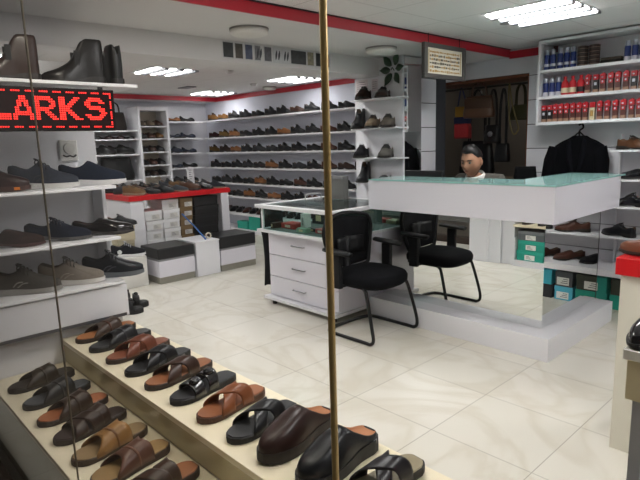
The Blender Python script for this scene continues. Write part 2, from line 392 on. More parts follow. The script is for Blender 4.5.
def shoe_laces(b, L, W, st):
    S = STY[st]; q = L / 0.30
    for s in (.42, .47, .52, .57):
        hw = tab(S['hw'], s) * W / 2; h = tab(S['h'], s) * q * HK; zt = tab(S['zt'], s) * q * HK; x = (s - .5) * L; dh = h - zt
        pts = []
        for k in range(7):
            a = PI * (.26 + .48 * k / 6); pts.append((x + .004 * math.sin(k), hw * 1.03 * math.copysign(abs(math.cos(a)) ** .72, math.cos(a)), zt + dh * math.sin(a) ** .85 + .003))
        b.tube(pts, .0032, 6)
    h = tab(S['h'], .42) * q * HK + .004; x = (.42 - .5) * L
    for sg in (-1, 1):
        b.tube([(x, 0, h), (x - .01, sg * .016, h + .006), (x + .008, sg * .026, h - .004), (x + .014, sg * .006, h)], .0026, 5, smooth=3)
_SM = {}
def cmat(col, kind):
    kk = {'leather': (0.32, .28, 0.12), 'suede': (0.85, .15, 0.1), 'patent': (0.12, .6, 0), 'knit': (0.8, .2, .3)}[kind]
    return M('%s_%s' % (kind, col), col, kk[0], noise=0.12, nscale=60, bump=kk[2], spec=kk[1])
def shoe(name, label, cat, loc, rz, style, col, kind='leather', sole='17130f', lining='5a4636', L=.30, W=None, group=None, lace='15151a', full=True, extra=None, zk=1.0):
    W = W or L * .34
    mu = cmat(col, kind); ml = M('lining_' + lining, lining, .7); ms = M('sole_' + sole, sole, .55)
    if not full:
        key = (style, col, kind, sole, lining, round(L, 3))
        if key not in _SM:
            b = MB(); shoe_upper(b, L, W, style); b.mat(2); shoe_sole(b, L, W, style)
            if STY[style]['lace']: b.mat(3); shoe_laces(b, L, W, style)
            _SM[key] = b.mesh(name, [mu, ml, ms, M('lace_' + lace, lace, .7)], smooth=True)
        o = mkobj(name, _SM[key], loc, rz); o.scale = (1, 1, zk); tag(o, label, cat, group); return o
    t = thing(name, label, cat, loc, rz, group)
    b = MB(); shoe_upper(b, L, W, style); b.build('upper', [mu, ml], t, smooth=True, sub=1, world=False)
    b = MB(); shoe_sole(b, L, W, style); b.build('sole', ms, t, smooth=False, world=False)
    if STY[style]['lace']:
        b = MB(); shoe_laces(b, L, W, style); b.build('laces', M('lace_' + lace, lace, .7), t, smooth=True, world=False)
    if extra: extra(t, L, W, style)
    return t
# --- slide sandals
HWS = [(0, .40), (.03, .62), (.1, .80), (.25, .84), (.4, .81), (.55, .88), (.7, 1), (.82, .98), (.9, .84), (.96, .60), (1, .22)]
SS = [0, .015, .04, .1, .2, .3, .4, .5, .6, .7, .8, .88, .94, .98, 1.0]
def footbed(b, L, W, z0, z1, k=1.0, rise=0.0):
    rings = []
    for s in SS:
        hw = tab(HWS, s) * W / 2 * k; x = (s - .5) * L * k
        r = rise * (1 if s < .25 else max(0, 1 - (s - .25) / .35))
        rings.append([(x, hw * .94, z0), (x, hw, z0 + (z1 - z0) * .4), (x, hw, z1 + r - .002), (x, hw * .95, z1 + r), (x, -hw * .95, z1 + r), (x, -hw, z1 + r - .002), (x, -hw, z0 + (z1 - z0) * .4), (x, -hw * .94, z0)])
    b.rings(rings)
def strap(b, L, W, fs0, fs1, fh, z0=.016, nt=14, ns=7, th=.0045):
    # band over the foot: fs0/fs1(c) give its edges along the foot, c = cos(angle) runs from +1 (one side) to -1
    A, B = [], []
    for i in range(ns + 1):
        ra, rb = [], []
        for j in range(nt + 1):
            a = PI * j / nt; c = math.cos(a); s0, s1 = fs0(c), fs1(c); s = s0 + (s1 - s0) * i / ns
            hw = tab(HWS, s) * W / 2 * 1.02 + .002; H = fh(s); x = (s - .5) * L
            y = hw * math.copysign(abs(c) ** .8, c); z = z0 + (H - z0) * math.sin(a) ** .75 if 0 < a < PI else z0
            ra.append((x, y, z)); rb.append((x, y * (1 - th / max(hw, .02)), z0 + max(0, (z - z0)) * 1 - th * math.sin(a)))
        A.append(ra); B.append(rb)
    b.shell(A, B)
def sandal(label, x, y, z, rz, style, col, insole, sole='1a1613', L=.305, W=.112, group='men\'s slide sandals on the window steps', stripe=None, kind='leather'):
    t = thing('slide_sandal', label, 'sandal', (x, y, z), rz, group)
    b = MB(); footbed(b, L, W, 0, .022, 1.0, .008); b.build('sole', M('sole_' + sole, sole, .6), t, smooth=False, world=False)
    b = MB(); footbed(b, L, W, .022, .0265, .955, .008); b.build('insole', M('insole_' + insole, insole, .5, noise=.1, nscale=40), t, world=False)
    m = cmat(col, kind)
    hi = lambda s: .098 - max(0, (s - .30)) * .085
    if style == 'wide':
        b = MB(); strap(b, L, W, lambda c: .36 - .08 * abs(c), lambda c: .64 + .15 * c * c, hi); b.build('strap', m, t, smooth=True, world=False)
        b = MB(); strap(b, L * 1.004, W * 1.02, lambda c: .50 - .04 * c, lambda c: .53 - .04 * c, lambda s: hi(s) + .002, nt=14, ns=1, th=.003); b.build('seam_band', cmat(stripe or col, kind), t, smooth=True, world=False)
    elif style == 'cross':
        b = MB(); strap(b, L, W, lambda c: .42 + .15 * c, lambda c: .62 + .17 * c, hi); b.build('strap', m, t, smooth=True, world=False)
        b = MB(); strap(b, L * 1.004, W * 1.04, lambda c: .42 - .15 * c, lambda c: .62 - .17 * c, lambda s: hi(s) + .005); b.build('strap', m, t, smooth=True, world=False)
    elif style == 'double':
        b = MB(); strap(b, L, W, lambda c: .36, lambda c: .52, hi); b.build('strap', m, t, smooth=True, world=False)
        b = MB(); strap(b, L, W, lambda c: .58, lambda c: .76, hi); b.build('strap', m, t, smooth=True, world=False)
        for s in (.44, .67):
            b = MB(); xx = (s - .5) * L; zz = hi(s) + .001
            b.lathe([(.001, zz - .008), (.022, zz - .008), (.020, zz + .006), (.008, zz + .010), (.001, zz + .010)], (xx, .012, 0), 14); b.build('buckle', cmat(col, 'patent'), t, smooth=True, world=False)
    elif style == 'woven':
        b = MB(); strap(b, L, W, lambda c: .34 - .06 * abs(c), lambda c: .50 + .04 * c, hi); b.build('strap', m, t, smooth=True, world=False)
        b = MB(); strap(b, L * 1.003, W * 1.03, lambda c: .50 - .12 * c, lambda c: .66 - .10 * c, lambda s: hi(s) + .004); b.build('strap', m, t, smooth=True, world=False)
        b = MB(); strap(b, L, W, lambda c: .62, lambda c: .76 + .05 * c * c, hi); b.build('strap', m, t, smooth=True, world=False)
    return t

# ------------------------------------------------------------------ window steps with slide sandals
X0, X1 = -3.035, -0.55
t = thing('window_display_steps', 'two-step cream display behind the shop window, covered with slide sandals', 'display stand', (X0, 0.525, 0))
bx(X0, X1, 0.525, 0.895, 0.335, 0.36, bev=0.002).build('lower_step', CREAM, t)
bx(X0, X1, 0.885, 1.285, 0.468, 0.493, bev=0.002).build('upper_step', CREAM, t)
bx(X0, X1, 0.895, 0.91, 0.36, 0.468).build('riser', M('riser_laminate', 'c4b795', 0.18), t)
bx(X0, X1, 0.535, 0.55, 0.0, 0.335).build('front_panel', OLIVE_SHADE, t)
bx(X0, X1, 0.90, 0.915, 0.0, 0.36).build('middle_panel', WHITE, t)
bx(X0, X1, 0.93, 1.28, 0.0, 0.07).build('plinth', WHITE, t)
bx(X0, X0 + 0.02, 0.55, 1.27, 0.07, 0.335).build('end_panel', WHITE, t)
bx(X1 - 0.02, X1, 0.55, 1.27, 0.07, 0.335).build('end_panel', WHITE, t)
for k, x in enumerate((-2.50, -1.95, -1.40, -0.95)):
    bx(x, x + 0.02, 0.93, 1.27, 0.07, 0.468).build('divider', WHITE, t)

Rd = math.radians
US = [  # label, x, style, strap colour, insole, sole, stripe, kind
 ('brown-banded slide sandal with tan insole, farthest left on the upper step', -2.903, 'wide', '41332b', 'a56a3e', '2a1d15', '4a2d22', 'leather'),
 ('black slide sandal with grey-black insole, second from the left on the upper step', -2.715, 'wide', '1b1c20', '25262a', '141416', '2a2b30', 'leather'),
 ('chestnut brown slide sandal, third from the left on the upper step', -2.505, 'cross', '6a3a2a', '7c4630', '33221a', None, 'leather'),
 ('black slide sandal with crossed straps between two brown sandals on the upper step', -2.295, 'cross', '17181c', '1d1e22', '111214', None, 'leather'),
 ('dark brown slide sandal with wide crossed band and tan insole beside the buckled black one', -2.098, 'cross', '38251e', '8a5636', '2a1c15', None, 'leather'),
 ('shiny black slide sandal with two padded round buckles on the upper step', -1.895, 'double', '15161a', '1b1d22', '0f1013', None, 'patent'),
 ('light tan leather slide sandal with crossed band on the upper step', -1.69, 'cross', '7a4527', '8b5331', '4a2c1b', None, 'leather'),
 ('black slide sandal with crossed bands beside the dark brown closed clog', -1.492, 'cross', '1c1d20', '26272a', '131416', None, 'leather'),
]
for lab, x, stl, c, ins, so, stp, kd in US:
    sandal(lab, x, 1.082, 0.494, Rd(-84), stl, c, ins, so, stripe=stp, kind=kd, L=.335 if x < -2 else .315, group='slide sandals on the upper step')
sandal('dark slide sandal with olive grey insole at the bottom edge beside the black clog', -0.945, 1.115, 0.494, Rd(-94), 'cross', '1d1b1f', '8a7f66', '1a1718', group='slide sandals on the upper step')
LS = [
 ('dark olive brown slide sandal, farthest left on the lower step', -2.822, 'wide', '2c241b', '2b2420', '1c1613', None, -88),
 ('black slide sandal with blue-grey insole, second from the left on the lower step', -2.595, 'wide', '1f1f20', '44474c', '17171a', None, -82),
 ('dark brown slide sandal with orange-tan insole on the lower step', -2.385, 'wide', '35271f', '9c5d38', '261a14', None, -83),
 ('dark brown slide sandal with woven triple straps on the lower step', -2.185, 'woven', '33251f', '2f2320', '231815', None, -81),
 ('mustard tan slide sandal with wide band on the lower step', -1.985, 'wide', '8a6438', '8a7250', '3c2c1e', '6e4a2a', -81),
 ('reddish brown slide sandal with stitched wide band and tan footbed on the lower step', -1.80, 'wide', '593c30', '8f7248', '382820', '6a4838', -82),
 ('dark brown slide sandal cut off by the bottom edge, lower step', -1.60, 'woven', '38281f', '8a5634', '2a1c15', None, -88),
]
for lab, x, stl, c, ins, so, stp, rz in LS:
    sandal(lab, x, 0.712, 0.361, Rd(rz), stl, c, ins, so, stripe=stp, group='slide sandals on the lower step')
def clog_extra(t, L, W, st):
    b = MB(); footbed(b, L * .98, W * .72, .040, .046); b.build('insole', M('insole_b07a52', 'b07a52', .5), t, world=False)
    for sg in (-1, 1):
        b = MB(); b.box(-.42 * L, -.36 * L, sg * W * .385 - .002, sg * W * .385 + .002, .030, .048, bev=.001)
        b.build('buckle', CHROME, t, world=False)
    b = MB()
    b.tube([((-.08) * L, -W * .40, .034), (0.02 * L, -W * .41, .062), (.10 * L, -W * .33, .088)], .003, 6, smooth=4); b.build('trim_line', LEATHB, t, world=False)
shoe('clog', 'dark brown closed leather clog with open back on the upper step', 'clog', (-1.315, 1.095, .494), Rd(-84), 'clog', '2c1b18', 'leather', '1d1413', 'a26b45', L=.335, W=.118, group='clogs on the upper step', extra=clog_extra)
shoe('clog', 'black closed leather clog with tan insole behind the brass pole', 'clog', (-1.118, 1.095, .494), Rd(-87), 'clog', '131519', 'leather', '111114', 'a8714d', L=.335, W=.118, group='clogs on the upper step', extra=clog_extra)
# shoe boxes kept in the rear niches of the steps
def shoebox(label, x0, x1, y0, y1, z0, z1, body, lidc, face='x+', lab='e8e8e4', group=None, name='shoe_box', marks=True):
    t = thing(name, label, 'shoe box', ((x0 + x1) / 2, (y0 + y1) / 2, z0), 0, group)
    lh = min(.04, (z1 - z0) * .33)
    bx(x0 + .003, x1 - .003, y0 + .003, y1 - .003, z0, z1 - lh, bev=.001).build('box_body', M('card_' + body, body, .6), t)
    bx(x0, x1, y0, y1, z1 - lh, z1, bev=.002).build('lid', M('card_' + lidc, lidc, .6), t)
    if marks:
        zc = z0 + (z1 - z0 - lh) * .5; hh = (z1 - z0 - lh) * .36
        b = MB()
        if face == 'x+': ym = y0 + (y1 - y0) * .62; b.box(x1 - .003, x1 - .0015, ym - .05, ym + .05, zc - hh, zc + hh)
        elif face == 'y-': xm = x0 + (x1 - x0) * .55; b.box(xm - .055, xm + .055, y0 + .0015, y0 + .003, zc - hh, zc + hh)
        else: xm = x0 + (x1 - x0) * .5; b.box(xm - .06, xm + .06, y1 - .003, y1 - .0015, zc - hh, zc + hh)
        b.build('size_label', M('label_' + lab, lab, .6), t)
        b = MB()
        for k in range(3):
            zz = zc - hh * .55 + k * hh * .5
            if face == 'x+': b.box(x1 - .0016, x1 - .001, ym - .04, ym + .02 - k * .012, zz, zz + hh * .18)
            elif face == 'y-': b.box(xm - .045, xm + .02 - k * .012, y0 + .001, y0 + .0016, zz, zz + hh * .18)
            else: b.box(xm - .045, xm + .02 - k * .012, y1 - .0016, y1 - .001, zz, zz + hh * .18)
        b.build('printed_lines', M('print_grey', '6a6a6e', .6), t)
    return t
gb = 'teal shoe boxes behind the window steps'
shoebox('teal shoe box low in the niche behind the sandals, seen in the counter mirror', -3.0, -2.68, .95, 1.25, .071, .19, '1f9d8a', '23a894', 'y+', group=gb)
shoebox('teal shoe box resting on another, seen in the counter mirror', -2.99, -2.67, .95, 1.25, .191, .31, '1f9d8a', '23a894', 'y+', group=gb)
shoebox('grey shoe box on two teal ones, seen in the counter mirror', -2.99, -2.68, .95, 1.25, .311, .42, '5c6166', '74797e', 'y+', group=gb)
shoebox('tan shoe box on the plinth behind the sandals, seen in the counter mirror', -2.47, -2.17, .95, 1.25, .071, .18, '8d7564', 'a38a78', 'y+', group=gb)
shoebox('dark shoe box upright behind the sandals, seen in the counter mirror', -1.92, -1.62, .95, 1.25, .071, .20, '23252a', '2d2f36', 'y+', group=gb)

# ------------------------------------------------------------------ left shelf unit with sneakers and boots
t = thing('display_shelf', 'grey-white shelf unit at the left edge holding sneakers under the red sign', 'shelf unit', (-3.3, .95, 0))
bx(-3.60, -3.35, .56, 1.30, 0, 2.0).build('back_panel', WHITE, t)
bx(-3.35, -3.20, 1.25, 1.27, .0, 1.282).build('end_panel', WHITE, t)
bx(-3.35, -2.97, 1.237, 1.25, .555, .74).build('end_panel', WHITE, t)
bx(-3.35, -2.97, .56, 1.235, .555, .575).build('kick_joint', M('groove', '55565a', .6), t)
bx(-3.35, -3.04, .56, 1.235, 0, .555).build('plinth_panel', WHITE, t)
bx(-3.35, -2.965, .56, 1.235, .575, .742).build('lower_panel', WHITE, t)
for z, ye in ((.767, 1.235), (1.02, 1.235), (1.305, 1.235), (1.848, 1.41)):
    bx(-3.35, -2.95, .56, ye, z - .017, z, bev=.002).build('shelf', SHELFW, t)
sg = 'sneakers and shoes on the left shelf unit'
RY = Rd(90 - 27)
def lshoe(label, x, y, z, rz, *a, **k): return shoe('sneaker' if a[0] in ('sneaker', 'slipon') else 'shoe', label, 'shoe', (x, y, z + .001), rz, *a, group=sg, **k)
def orange_tab(t, L, W, st):
    b = MB(); b.box(.30 * L, .39 * L, -W * .50, -W * .47, .008, .022, bev=.001); b.build('sole_tab', M('tab_orange', 'd8781e', .5), t, world=False)
def side_mark(col):
    def fn(t, L, W, st):
        b = MB(); zc = .058
        b.tube([(-.16 * L, -W * .40, zc - .014), (-.10 * L, -W * .415, zc + .006), (-.02 * L, -W * .42, zc + .010)], .003, 6, smooth=4)
        b.tube([(-.10 * L, -W * .405, zc - .018), (-.02 * L, -W * .43, zc + .0), (.05 * L, -W * .45, zc + .004)], .003, 6, smooth=4)
        b.build('side_stripe', M('stripe_' + col, col, .5), t, world=False)
    return fn
lshoe('dark maroon-brown sneaker with orange tab at the left end of the top shelf', -3.10, .675, 1.305, RY, 'sneaker', '2e1a1a', 'leather', '3a1b14', '241615', L=.33, W=.100, lace='3c2222', extra=orange_tab)
lshoe('dark grey and navy sneaker with black laces and white sole on the top shelf', -3.10, .915, 1.305, RY, 'sneaker', '363a45', 'knit', 'c9c8c6', '1d1e24', L=.335, W=.100, lace='17181d', extra=side_mark('20232b'))
lshoe('plain navy slip-on with white sole at the right end of the top shelf', -3.10, 1.17, 1.305, Rd(90 - 25), 'slipon', '1d2433', 'knit', 'cfced0', '3a3c44', L=.345, W=.100)
lshoe('dark brown suede shoe at the left end of the middle shelf', -3.10, .72, 1.02, RY, 'loafer', '2f211e', 'suede', '3a1a18', '201715', L=.32)
lshoe('navy suede lace-up with a red-brown rim in the middle of the middle shelf', -3.10, .955, 1.02, RY, 'oxford', '1a1e2b', 'suede', '4a4848', '10131c', L=.33, lace='1a1c28')
lshoe('glossy black loafer with a dull metal bar at the right end of the middle shelf', -3.10, 1.20, 1.02, Rd(90 - 25), 'loafer', '171315', 'patent', '2a2422', '3a2220', L=.33)
lshoe('grey-brown knit sneaker with two pale stripes on the lowest shelf', -3.09, .765, .767, RY, 'sneaker', '4a4744', 'knit', '8d8a86', '302e2c', L=.335, W=.100, lace='3c3a38', extra=side_mark('8f8b86'))
lshoe('light grey-beige sneaker with pale sole on the lowest shelf', -3.10, 1.0, .767, RY, 'sneaker', '7d756c', 'knit', 'c4c0ba', '4e4843', L=.335, W=.100, lace='4a4642', extra=side_mark('938b80'))
lshoe('black sneaker with a clear grey sole at the right end of the lowest shelf', -3.10, 1.235, .767, Rd(90 - 25), 'sneaker', '16181e', 'leather', '5a5e63', '121318', L=.335, W=.100, lace='0f1014', extra=side_mark('2c2f38'))
def elastic(t, L, W, st):
    for sg in (-1, 1):
        b = MB(); b.box(-.10 * L, -.01 * L, sg * W * .335 - .003, sg * W * .335 + .003, .10, .175, bev=.002); b.build('elastic_panel', M('elastic', '1a1a1c', .8), t, world=False)
bg = 'ankle boots on the top board of the left shelf unit'
shoe('ankle_boot', 'glossy brown ankle boot on the top board, at the left edge', 'boot', (-3.12, .80, 1.849), Rd(262), 'boot', '2a150e', 'leather', '1c1310', '2a1a12', L=.31, W=.115, group=bg, extra=elastic)
shoe('ankle_boot', 'black ankle boot with its toe to the left on the top board above the sign', 'boot', (-3.12, 1.13, 1.849), Rd(264), 'boot', '0f0b0a', 'leather', '110d0c', '221814', L=.325, W=.112, group=bg, extra=elastic)
shoe('ankle_boot', 'narrow black boot seen end-on at the right end of the top board', 'boot', (-3.20, 1.345, 1.849), Rd(184), 'boot', '0f0e10', 'leather', '0c0b0d', '141214', L=.30, W=.10, group=bg, extra=elastic)
# wall fitting with a round dial
t = thing('wall_dial', 'white square fitting with a round dial under the red sign', 'wall fitting', (-3.35, 1.13, 1.5))
bx(-3.348, -3.325, 1.085, 1.185, 1.44, 1.56, bev=.006).build('case', M('dial_white', 'd3d2cf', .4), t)
MB().lathe([(.001, 0), (.033, 0), (.031, .010), (.001, .012)], (-3.325, 1.135, 1.512), 24, Matrix.Rotation(PI / 2, 4, 'Y')).build('dial', M('dial_face', 'c2c1be', .35), t)
MB().tube([(-3.323, 1.098, 1.475), (-3.321, 1.115, 1.466), (-3.320, 1.135, 1.470), (-3.321, 1.155, 1.464), (-3.323, 1.172, 1.474)], .005, 6, smooth=3).build('slot', M('dial_slot', '3d3b3a', .6), t)
# red LED sign
t = thing('led_sign', 'long red LED sign reading LARKS under the boot shelf', 'sign', (-2.92, .9, 1.6))
bx(-2.955, -2.905, .57, 1.25, 1.598, 1.808, bev=.004).build('housing', M('led_housing', '120607', .6, spec=.15), t)
bx(-2.905, -2.903, .58, 1.24, 1.608, 1.798).build('panel', M('led_panel', '1c0305', .7, spec=.1), t)
FONT = {
 'L': ['###........'] * 8 + ['##########.'] * 3,
 'A': ['...###...', '...###...', '..#####..', '..##.##..', '..##.##..', '.##...##.', '.##...##.', '.#######.', '#########', '##.....##', '##.....##'],
 'R': ['#######...', '########..', '##....###.', '##.....##.', '##....###.', '########..', '######....', '##..###...', '##...###..', '##....###.', '##.....###'],
 'K': ['###....###.', '###...###..', '###..###...', '###.###....', '######.....', '#####......', '######.....', '###.###....', '###..###...', '###...###..', '###....####'],
 'S': ['..######...', '.########..', '###....###.', '###........', '.#######...', '..########.', '.......###.', '........###', '###....###.', '.########..', '..######...'],
}
PD = .0104
def dots(cells, name, col, e):
    b = MB()
    for y, z in cells: b.box(-2.9032, -2.9012, y - .0034, y + .0034, z - .0034, z + .0034)
    return b.build(name, M(name + '_glow', col, .4, emit=e), t)
yR = 1.237 - PD
zT = 1.798 - PD
yS = yR - PD * 12.6
for chn, off in (('S', 0), ('K', -12.1), ('R', -22.6), ('A', -32.4), ('L', -43)):
    cells = []
    for r_, row in enumerate(FONT[chn]):
        for c_, v in enumerate(row):
            if v == '#': cells.append((yS + (c_ + off) * PD, zT - PD * (2.6 + r_)))
    dots([q for q in cells if q[0] > .585], 'letter', (1.0, .022, .014), 1.1)
cells = []
k = 0; yy = yR
while yy > .59:
    if k % 6 not in (4, 5): cells += [(yy, zT), (yy, 1.608 + PD)]
    yy -= PD; k += 1
for k in range(1, 16):
    if k % 5 not in (3,): cells.append((yR, zT - k * PD))
dots(cells, 'border_lights', (1.0, .018, .014), .7)
b = MB(); b.box(-2.94, -2.92, .70, .72, 1.808, 1.823); b.box(-2.94, -2.92, 1.18, 1.20, 1.808, 1.823); b.build('bracket', BLACK, t)

# black sandals on the floor beyond the shelf unit
for lab, x, yy, rz in (('black strap sandal on the floor behind the shelf unit, the nearer of a pair', -4.78, 1.965, 60), ('black strap sandal on the floor behind the shelf unit, the farther of a pair', -4.93, 2.09, 64)):
    o_ = sandal(lab, x, yy, .001, Rd(rz), 'double', '17181a', '232427', '121214', L=.34, W=.14, group='black sandals on the floor'); o_.scale = (1, 1, 1.8)

# ------------------------------------------------------------------ red-topped table, boxes, benches
t = thing('display_table', 'white display table with a thick red top covered with shoes', 'table', (-6.35, 3.3, 0))
bx(-6.78, -5.95, 2.62, 3.99, .905, .965, bev=.003).build('table_top', REDL, t)
for (a, b_, c, d) in ((-5.99, -5.97, 2.64, 2.80), (-5.99, -5.97, 3.86, 3.97)):
    bx(a, b_, c, d, 0, .905).build('leg', WHITE, t)
for (c, d) in ((2.64, 2.66), (3.95, 3.97)): bx(-6.76, -5.99, c, d, 0, .905).build('side_panel', WHITE, t)
bx(-6.76, -6.0, 2.66, 3.95, .28, .30).build('shelf', WHITE, t)
cols = [(2.84, 3.06, 'white', 'dcdcdc', 'e6e6e6'), (3.07, 3.29, 'white', 'dcdcdc', 'e6e6e6'), (3.30, 3.47, 'brown', '6f5737', '7d6440'), (3.49, 3.84, 'black', '141416', '1b1b1e')]
for ci, (a, b_, nm, c1, c2) in enumerate(cols):
    n = 5 if ci else 4
    for k in range(n):
        z = .301 + k * .116; dx = random.uniform(-.02, .02)
        pos = ['lowest', 'second lowest', 'middle', 'second highest', 'topmost'][k] if n == 5 or k < 2 else ['', '', 'second highest', 'topmost'][k]
        side = {0: 'by the left leg', 1: 'left of the brown boxes', 2: 'between white and black boxes', 3: 'by the right leg'}[ci]
        shoebox('%s box under the red table, %s in stack %s' % (nm, pos, side), -6.35 + dx, -6.03 + dx, a, b_, z, z + .113, c1, c2, 'x+', lab='c8c6c0' if nm != 'black' else '2a2a2e', group='%s shoe boxes under the red table' % nm, marks=nm != 'black')
# shoes on the red table
pal = [('6a5238', 'knit'), ('16171a', 'leather'), ('3c3f44', 'knit'), ('1b1c20', 'leather'), ('4a3022', 'leather'), ('23262c', 'knit'), ('101114', 'patent')]
nmc = {'6a5238': 'camel brown patterned', '16171a': 'black leather', '3c3f44': 'dark grey', '1b1c20': 'soft black', '4a3022': 'brown leather', '23262c': 'charcoal', '101114': 'shiny black'}
k = 0
for ri, xx in enumerate((-6.09, -6.36, -6.63)):
    for j in range(7):
        c, kd = [('6a5238', 'knit'), ('16171a', 'leather'), ('1b1c20', 'leather'), ('3c3f44', 'knit'), ('4a3022', 'leather'), ('101114', 'patent'), ('23262c', 'knit')][(j + ri * 3) % 7]
        st = ['sneaker', 'loafer', 'oxford', 'loafer'][(k + ri) % 4]
        shoe('shoe', '%s shoe on the red table, %s from the left in the %s row' % (nmc[c], ORD[j], ['front', 'middle', 'rear'][ri]), 'shoe', (xx, 2.76 + j * .183, .966), Rd(36 + random.uniform(-5, 5)), st, c, kd, ['8a7a66', '2a2725', '17130f'][k % 3], L=.285, W=.10, group='shoes on the red-topped table', full=(ri < 2))
        k += 1
t = thing('price_card', 'upright white card on a stand among the shoes on the red table', 'sign', (-6.22, 3.585, .966))
bx(-6.232, -6.208, 3.56, 3.61, .966, .972).build('foot', CHROME, t)
bx(-6.222, -6.218, 3.535, 3.635, .972, 1.235).build('card', M('card_paper', 'dddde2', .6), t)
b = MB()
for k in range(7): b.box(-6.2182, -6.2176, 3.56, 3.605 - (k % 3) * .008, 1.205 - k * .028, 1.213 - k * .028)
b.build('printed_lines', M('print_grey', '6a6a6e', .6), t)
# benches
def bench(label, y0, y1, zt):
    t = thing('fitting_bench', label, 'bench', (-5.7, (y0 + y1) / 2, 0), 0, 'shoe fitting benches')
    bx(-5.92, -5.505, y0 + .004, y1 - .004, 0, .075).build('kickplate', KICK, t)
    bx(-5.925, -5.50, y0, y1, .075, .255, bev=.003).build('bench_body', LILAC, t)
    bx(-5.92, -5.505, y0 + .004, y1 - .004, .255, .278).build('metal_rail', M('rail_grey', '8f9095', .35, .5), t)
    bx(-5.93, -5.495, y0 - .005, y1 + .005, .278, zt, bev=.012).build('cushion', M('bench_vinyl', '17181b', .35), t)
bench('black-cushioned white bench left of the white pedestal', 2.70, 3.145, .40)
bench('black-cushioned white bench right of the white pedestal', 3.50, 4.02, .42)
t = thing('pedestal', 'plain white block between the two black-topped benches', 'pedestal', (-5.7, 3.32, 0))
bx(-5.92, -5.49, 3.165, 3.48, 0, .395, bev=.003).build('block', WHITE, t)
bx(-5.93, -5.485, 3.16, 3.485, .395, .41, bev=.002).build('top_panel', SHELFW, t)
MBt = MB(); rr = []
for k in range(25):
    a = 2 * PI * k / 24; rr.append((-5.62 + .0, 3.42 + .032 * math.cos(a), .443 + .032 * math.sin(a)))
tag(MBt.tube(rr, .009, 8).build('tape_roll', M('tape_cream', 'cfc6b4', .5), smooth=True), 'small round tape roll standing on the white pedestal', 'tape roll')
t = thing('shoe_horn', 'long blue shoe horn leaning on the white pedestal', 'shoe horn', (-5.6, 3.33, .41))
MB().tube([(-5.56, 3.345, .416), (-5.72, 3.31, .55), (-5.90, 3.25, .70)], [.010, .008, .009], 8).build('shaft', M('horn_blue', '2f62a8', .35), t, smooth=True)
MB().lathe([(.001, -.004), (.012, -.003), (.013, .004), (.001, .006)], (-5.90, 3.25, .703), 10).build('hook_end', M('horn_blue', '2f62a8', .35), t, smooth=True)
# low platform, cream boxes and two shoes left of the benches
tag(bx(-6.02, -5.60, 2.20, 2.61, 0, .335, bev=.004).build('low_platform', M('platform_white', 'd6d4cf', .35)), 'low white block left of the first bench, carrying a trainer', 'platform')
shoebox('cream shoe box under another one left of the red table', -6.0, -5.82, 2.40, 2.59, .336, .495, 'b9ae92', 'c9bfa4', 'x+', group='cream shoe boxes by the red table', marks=False)
shoebox('cream shoe box with a black shoe on top, left of the red table', -6.0, -5.80, 2.39, 2.595, .496, .66, 'c5ba9e', 'd2c8ae', 'x+', group='cream shoe boxes by the red table', marks=False)
shoe('shoe', 'black lace-up on the cream boxes in front of the red table', 'shoe', (-5.89, 2.48, .661), Rd(60), 'oxford', '15161a', 'leather', '101113', L=.34)
def disc(t, L, W, st):
    MB().lathe([(.001, 0), (.024, 0), (.023, .004), (.001, .005)], (-.26 * L, -W * .40, .062), 16, Matrix.Rotation(PI / 2, 4, 'X')).build('round_badge', M('badge_white', 'd0d0d0', .5), t, world=False)
shoe('sneaker', 'navy-black trainer with white sole and badge on the low white block', 'shoe', (-5.72, 2.46, .336), Rd(72), 'sneaker', '14161d', 'knit', 'd8d8d8', '1c1d22', L=.36, W=.13, lace='b8b8bc', extra=disc)

# ------------------------------------------------------------------ long back wall of shoes
t = thing('wall_shelving', 'seven long white shelves of shoes along the whole back wall', 'shelves', (-6.9, 5.6, 0))
ROWZ = [1.96, 1.65, 1.39, 1.12, .85, .62]
for z in ROWZ:
    bx(-8.86, -4.3, 5.45, 5.748, z - .022, z).build('shelf', SHELFW, t)
bx(-8.86, -4.3, 5.42, 5.748, .30, .335).build('shelf', SHELFW, t)
bx(-8.86, -4.3, 5.42, 5.748, 0.0, .06).build('plinth', WHITE, t)
for x in (-8.86, -7.3, -5.8, -4.32): bx(x, x + .018, 5.60, 5.748, .06, .30).build('divider', WHITE, t)
bx(-4.318, -4.3, 5.45, 5.748, .0, 2.28).build('end_panel', WHITE, t)
BK, BR, TN, DB, OL, RD, GY = '15161a', '4b2c22', '8a5a34', '33211b', '5c4624', '2a1216', '2e2f33'
CN = {BK: 'black', BR: 'brown', TN: 'tan', DB: 'dark brown', OL: 'olive tan', RD: 'dark maroon', GY: 'dark grey', '1b2233': 'navy', '6a4a28': 'khaki brown', '7a6a58': 'stone grey'}
rows = [
 ['6a4a28', '6a4a28', BK, GY, BK, BK, BK, DB, BK, BK, BK, BK],
 [RD, OL, TN, BK, BK, BK, TN, BK, BK, BR, BK, BK],
 [OL, DB, TN, BK, GY, GY, BK, BK, BK, BR, BK, BK],
 [BK, BK, BK, GY, BK, TN, BK, GY, BK, BR, DB, BK],
 [BK, GY, BK, BK, TN, BK, BK, BR, BK, BK, BK, BK],
 [DB, BK, BK, TN, BK, TN, BK, BK, BR, BK, BK, BK],
]
xs = [-8.70 + .335 * i for i in range(12)]
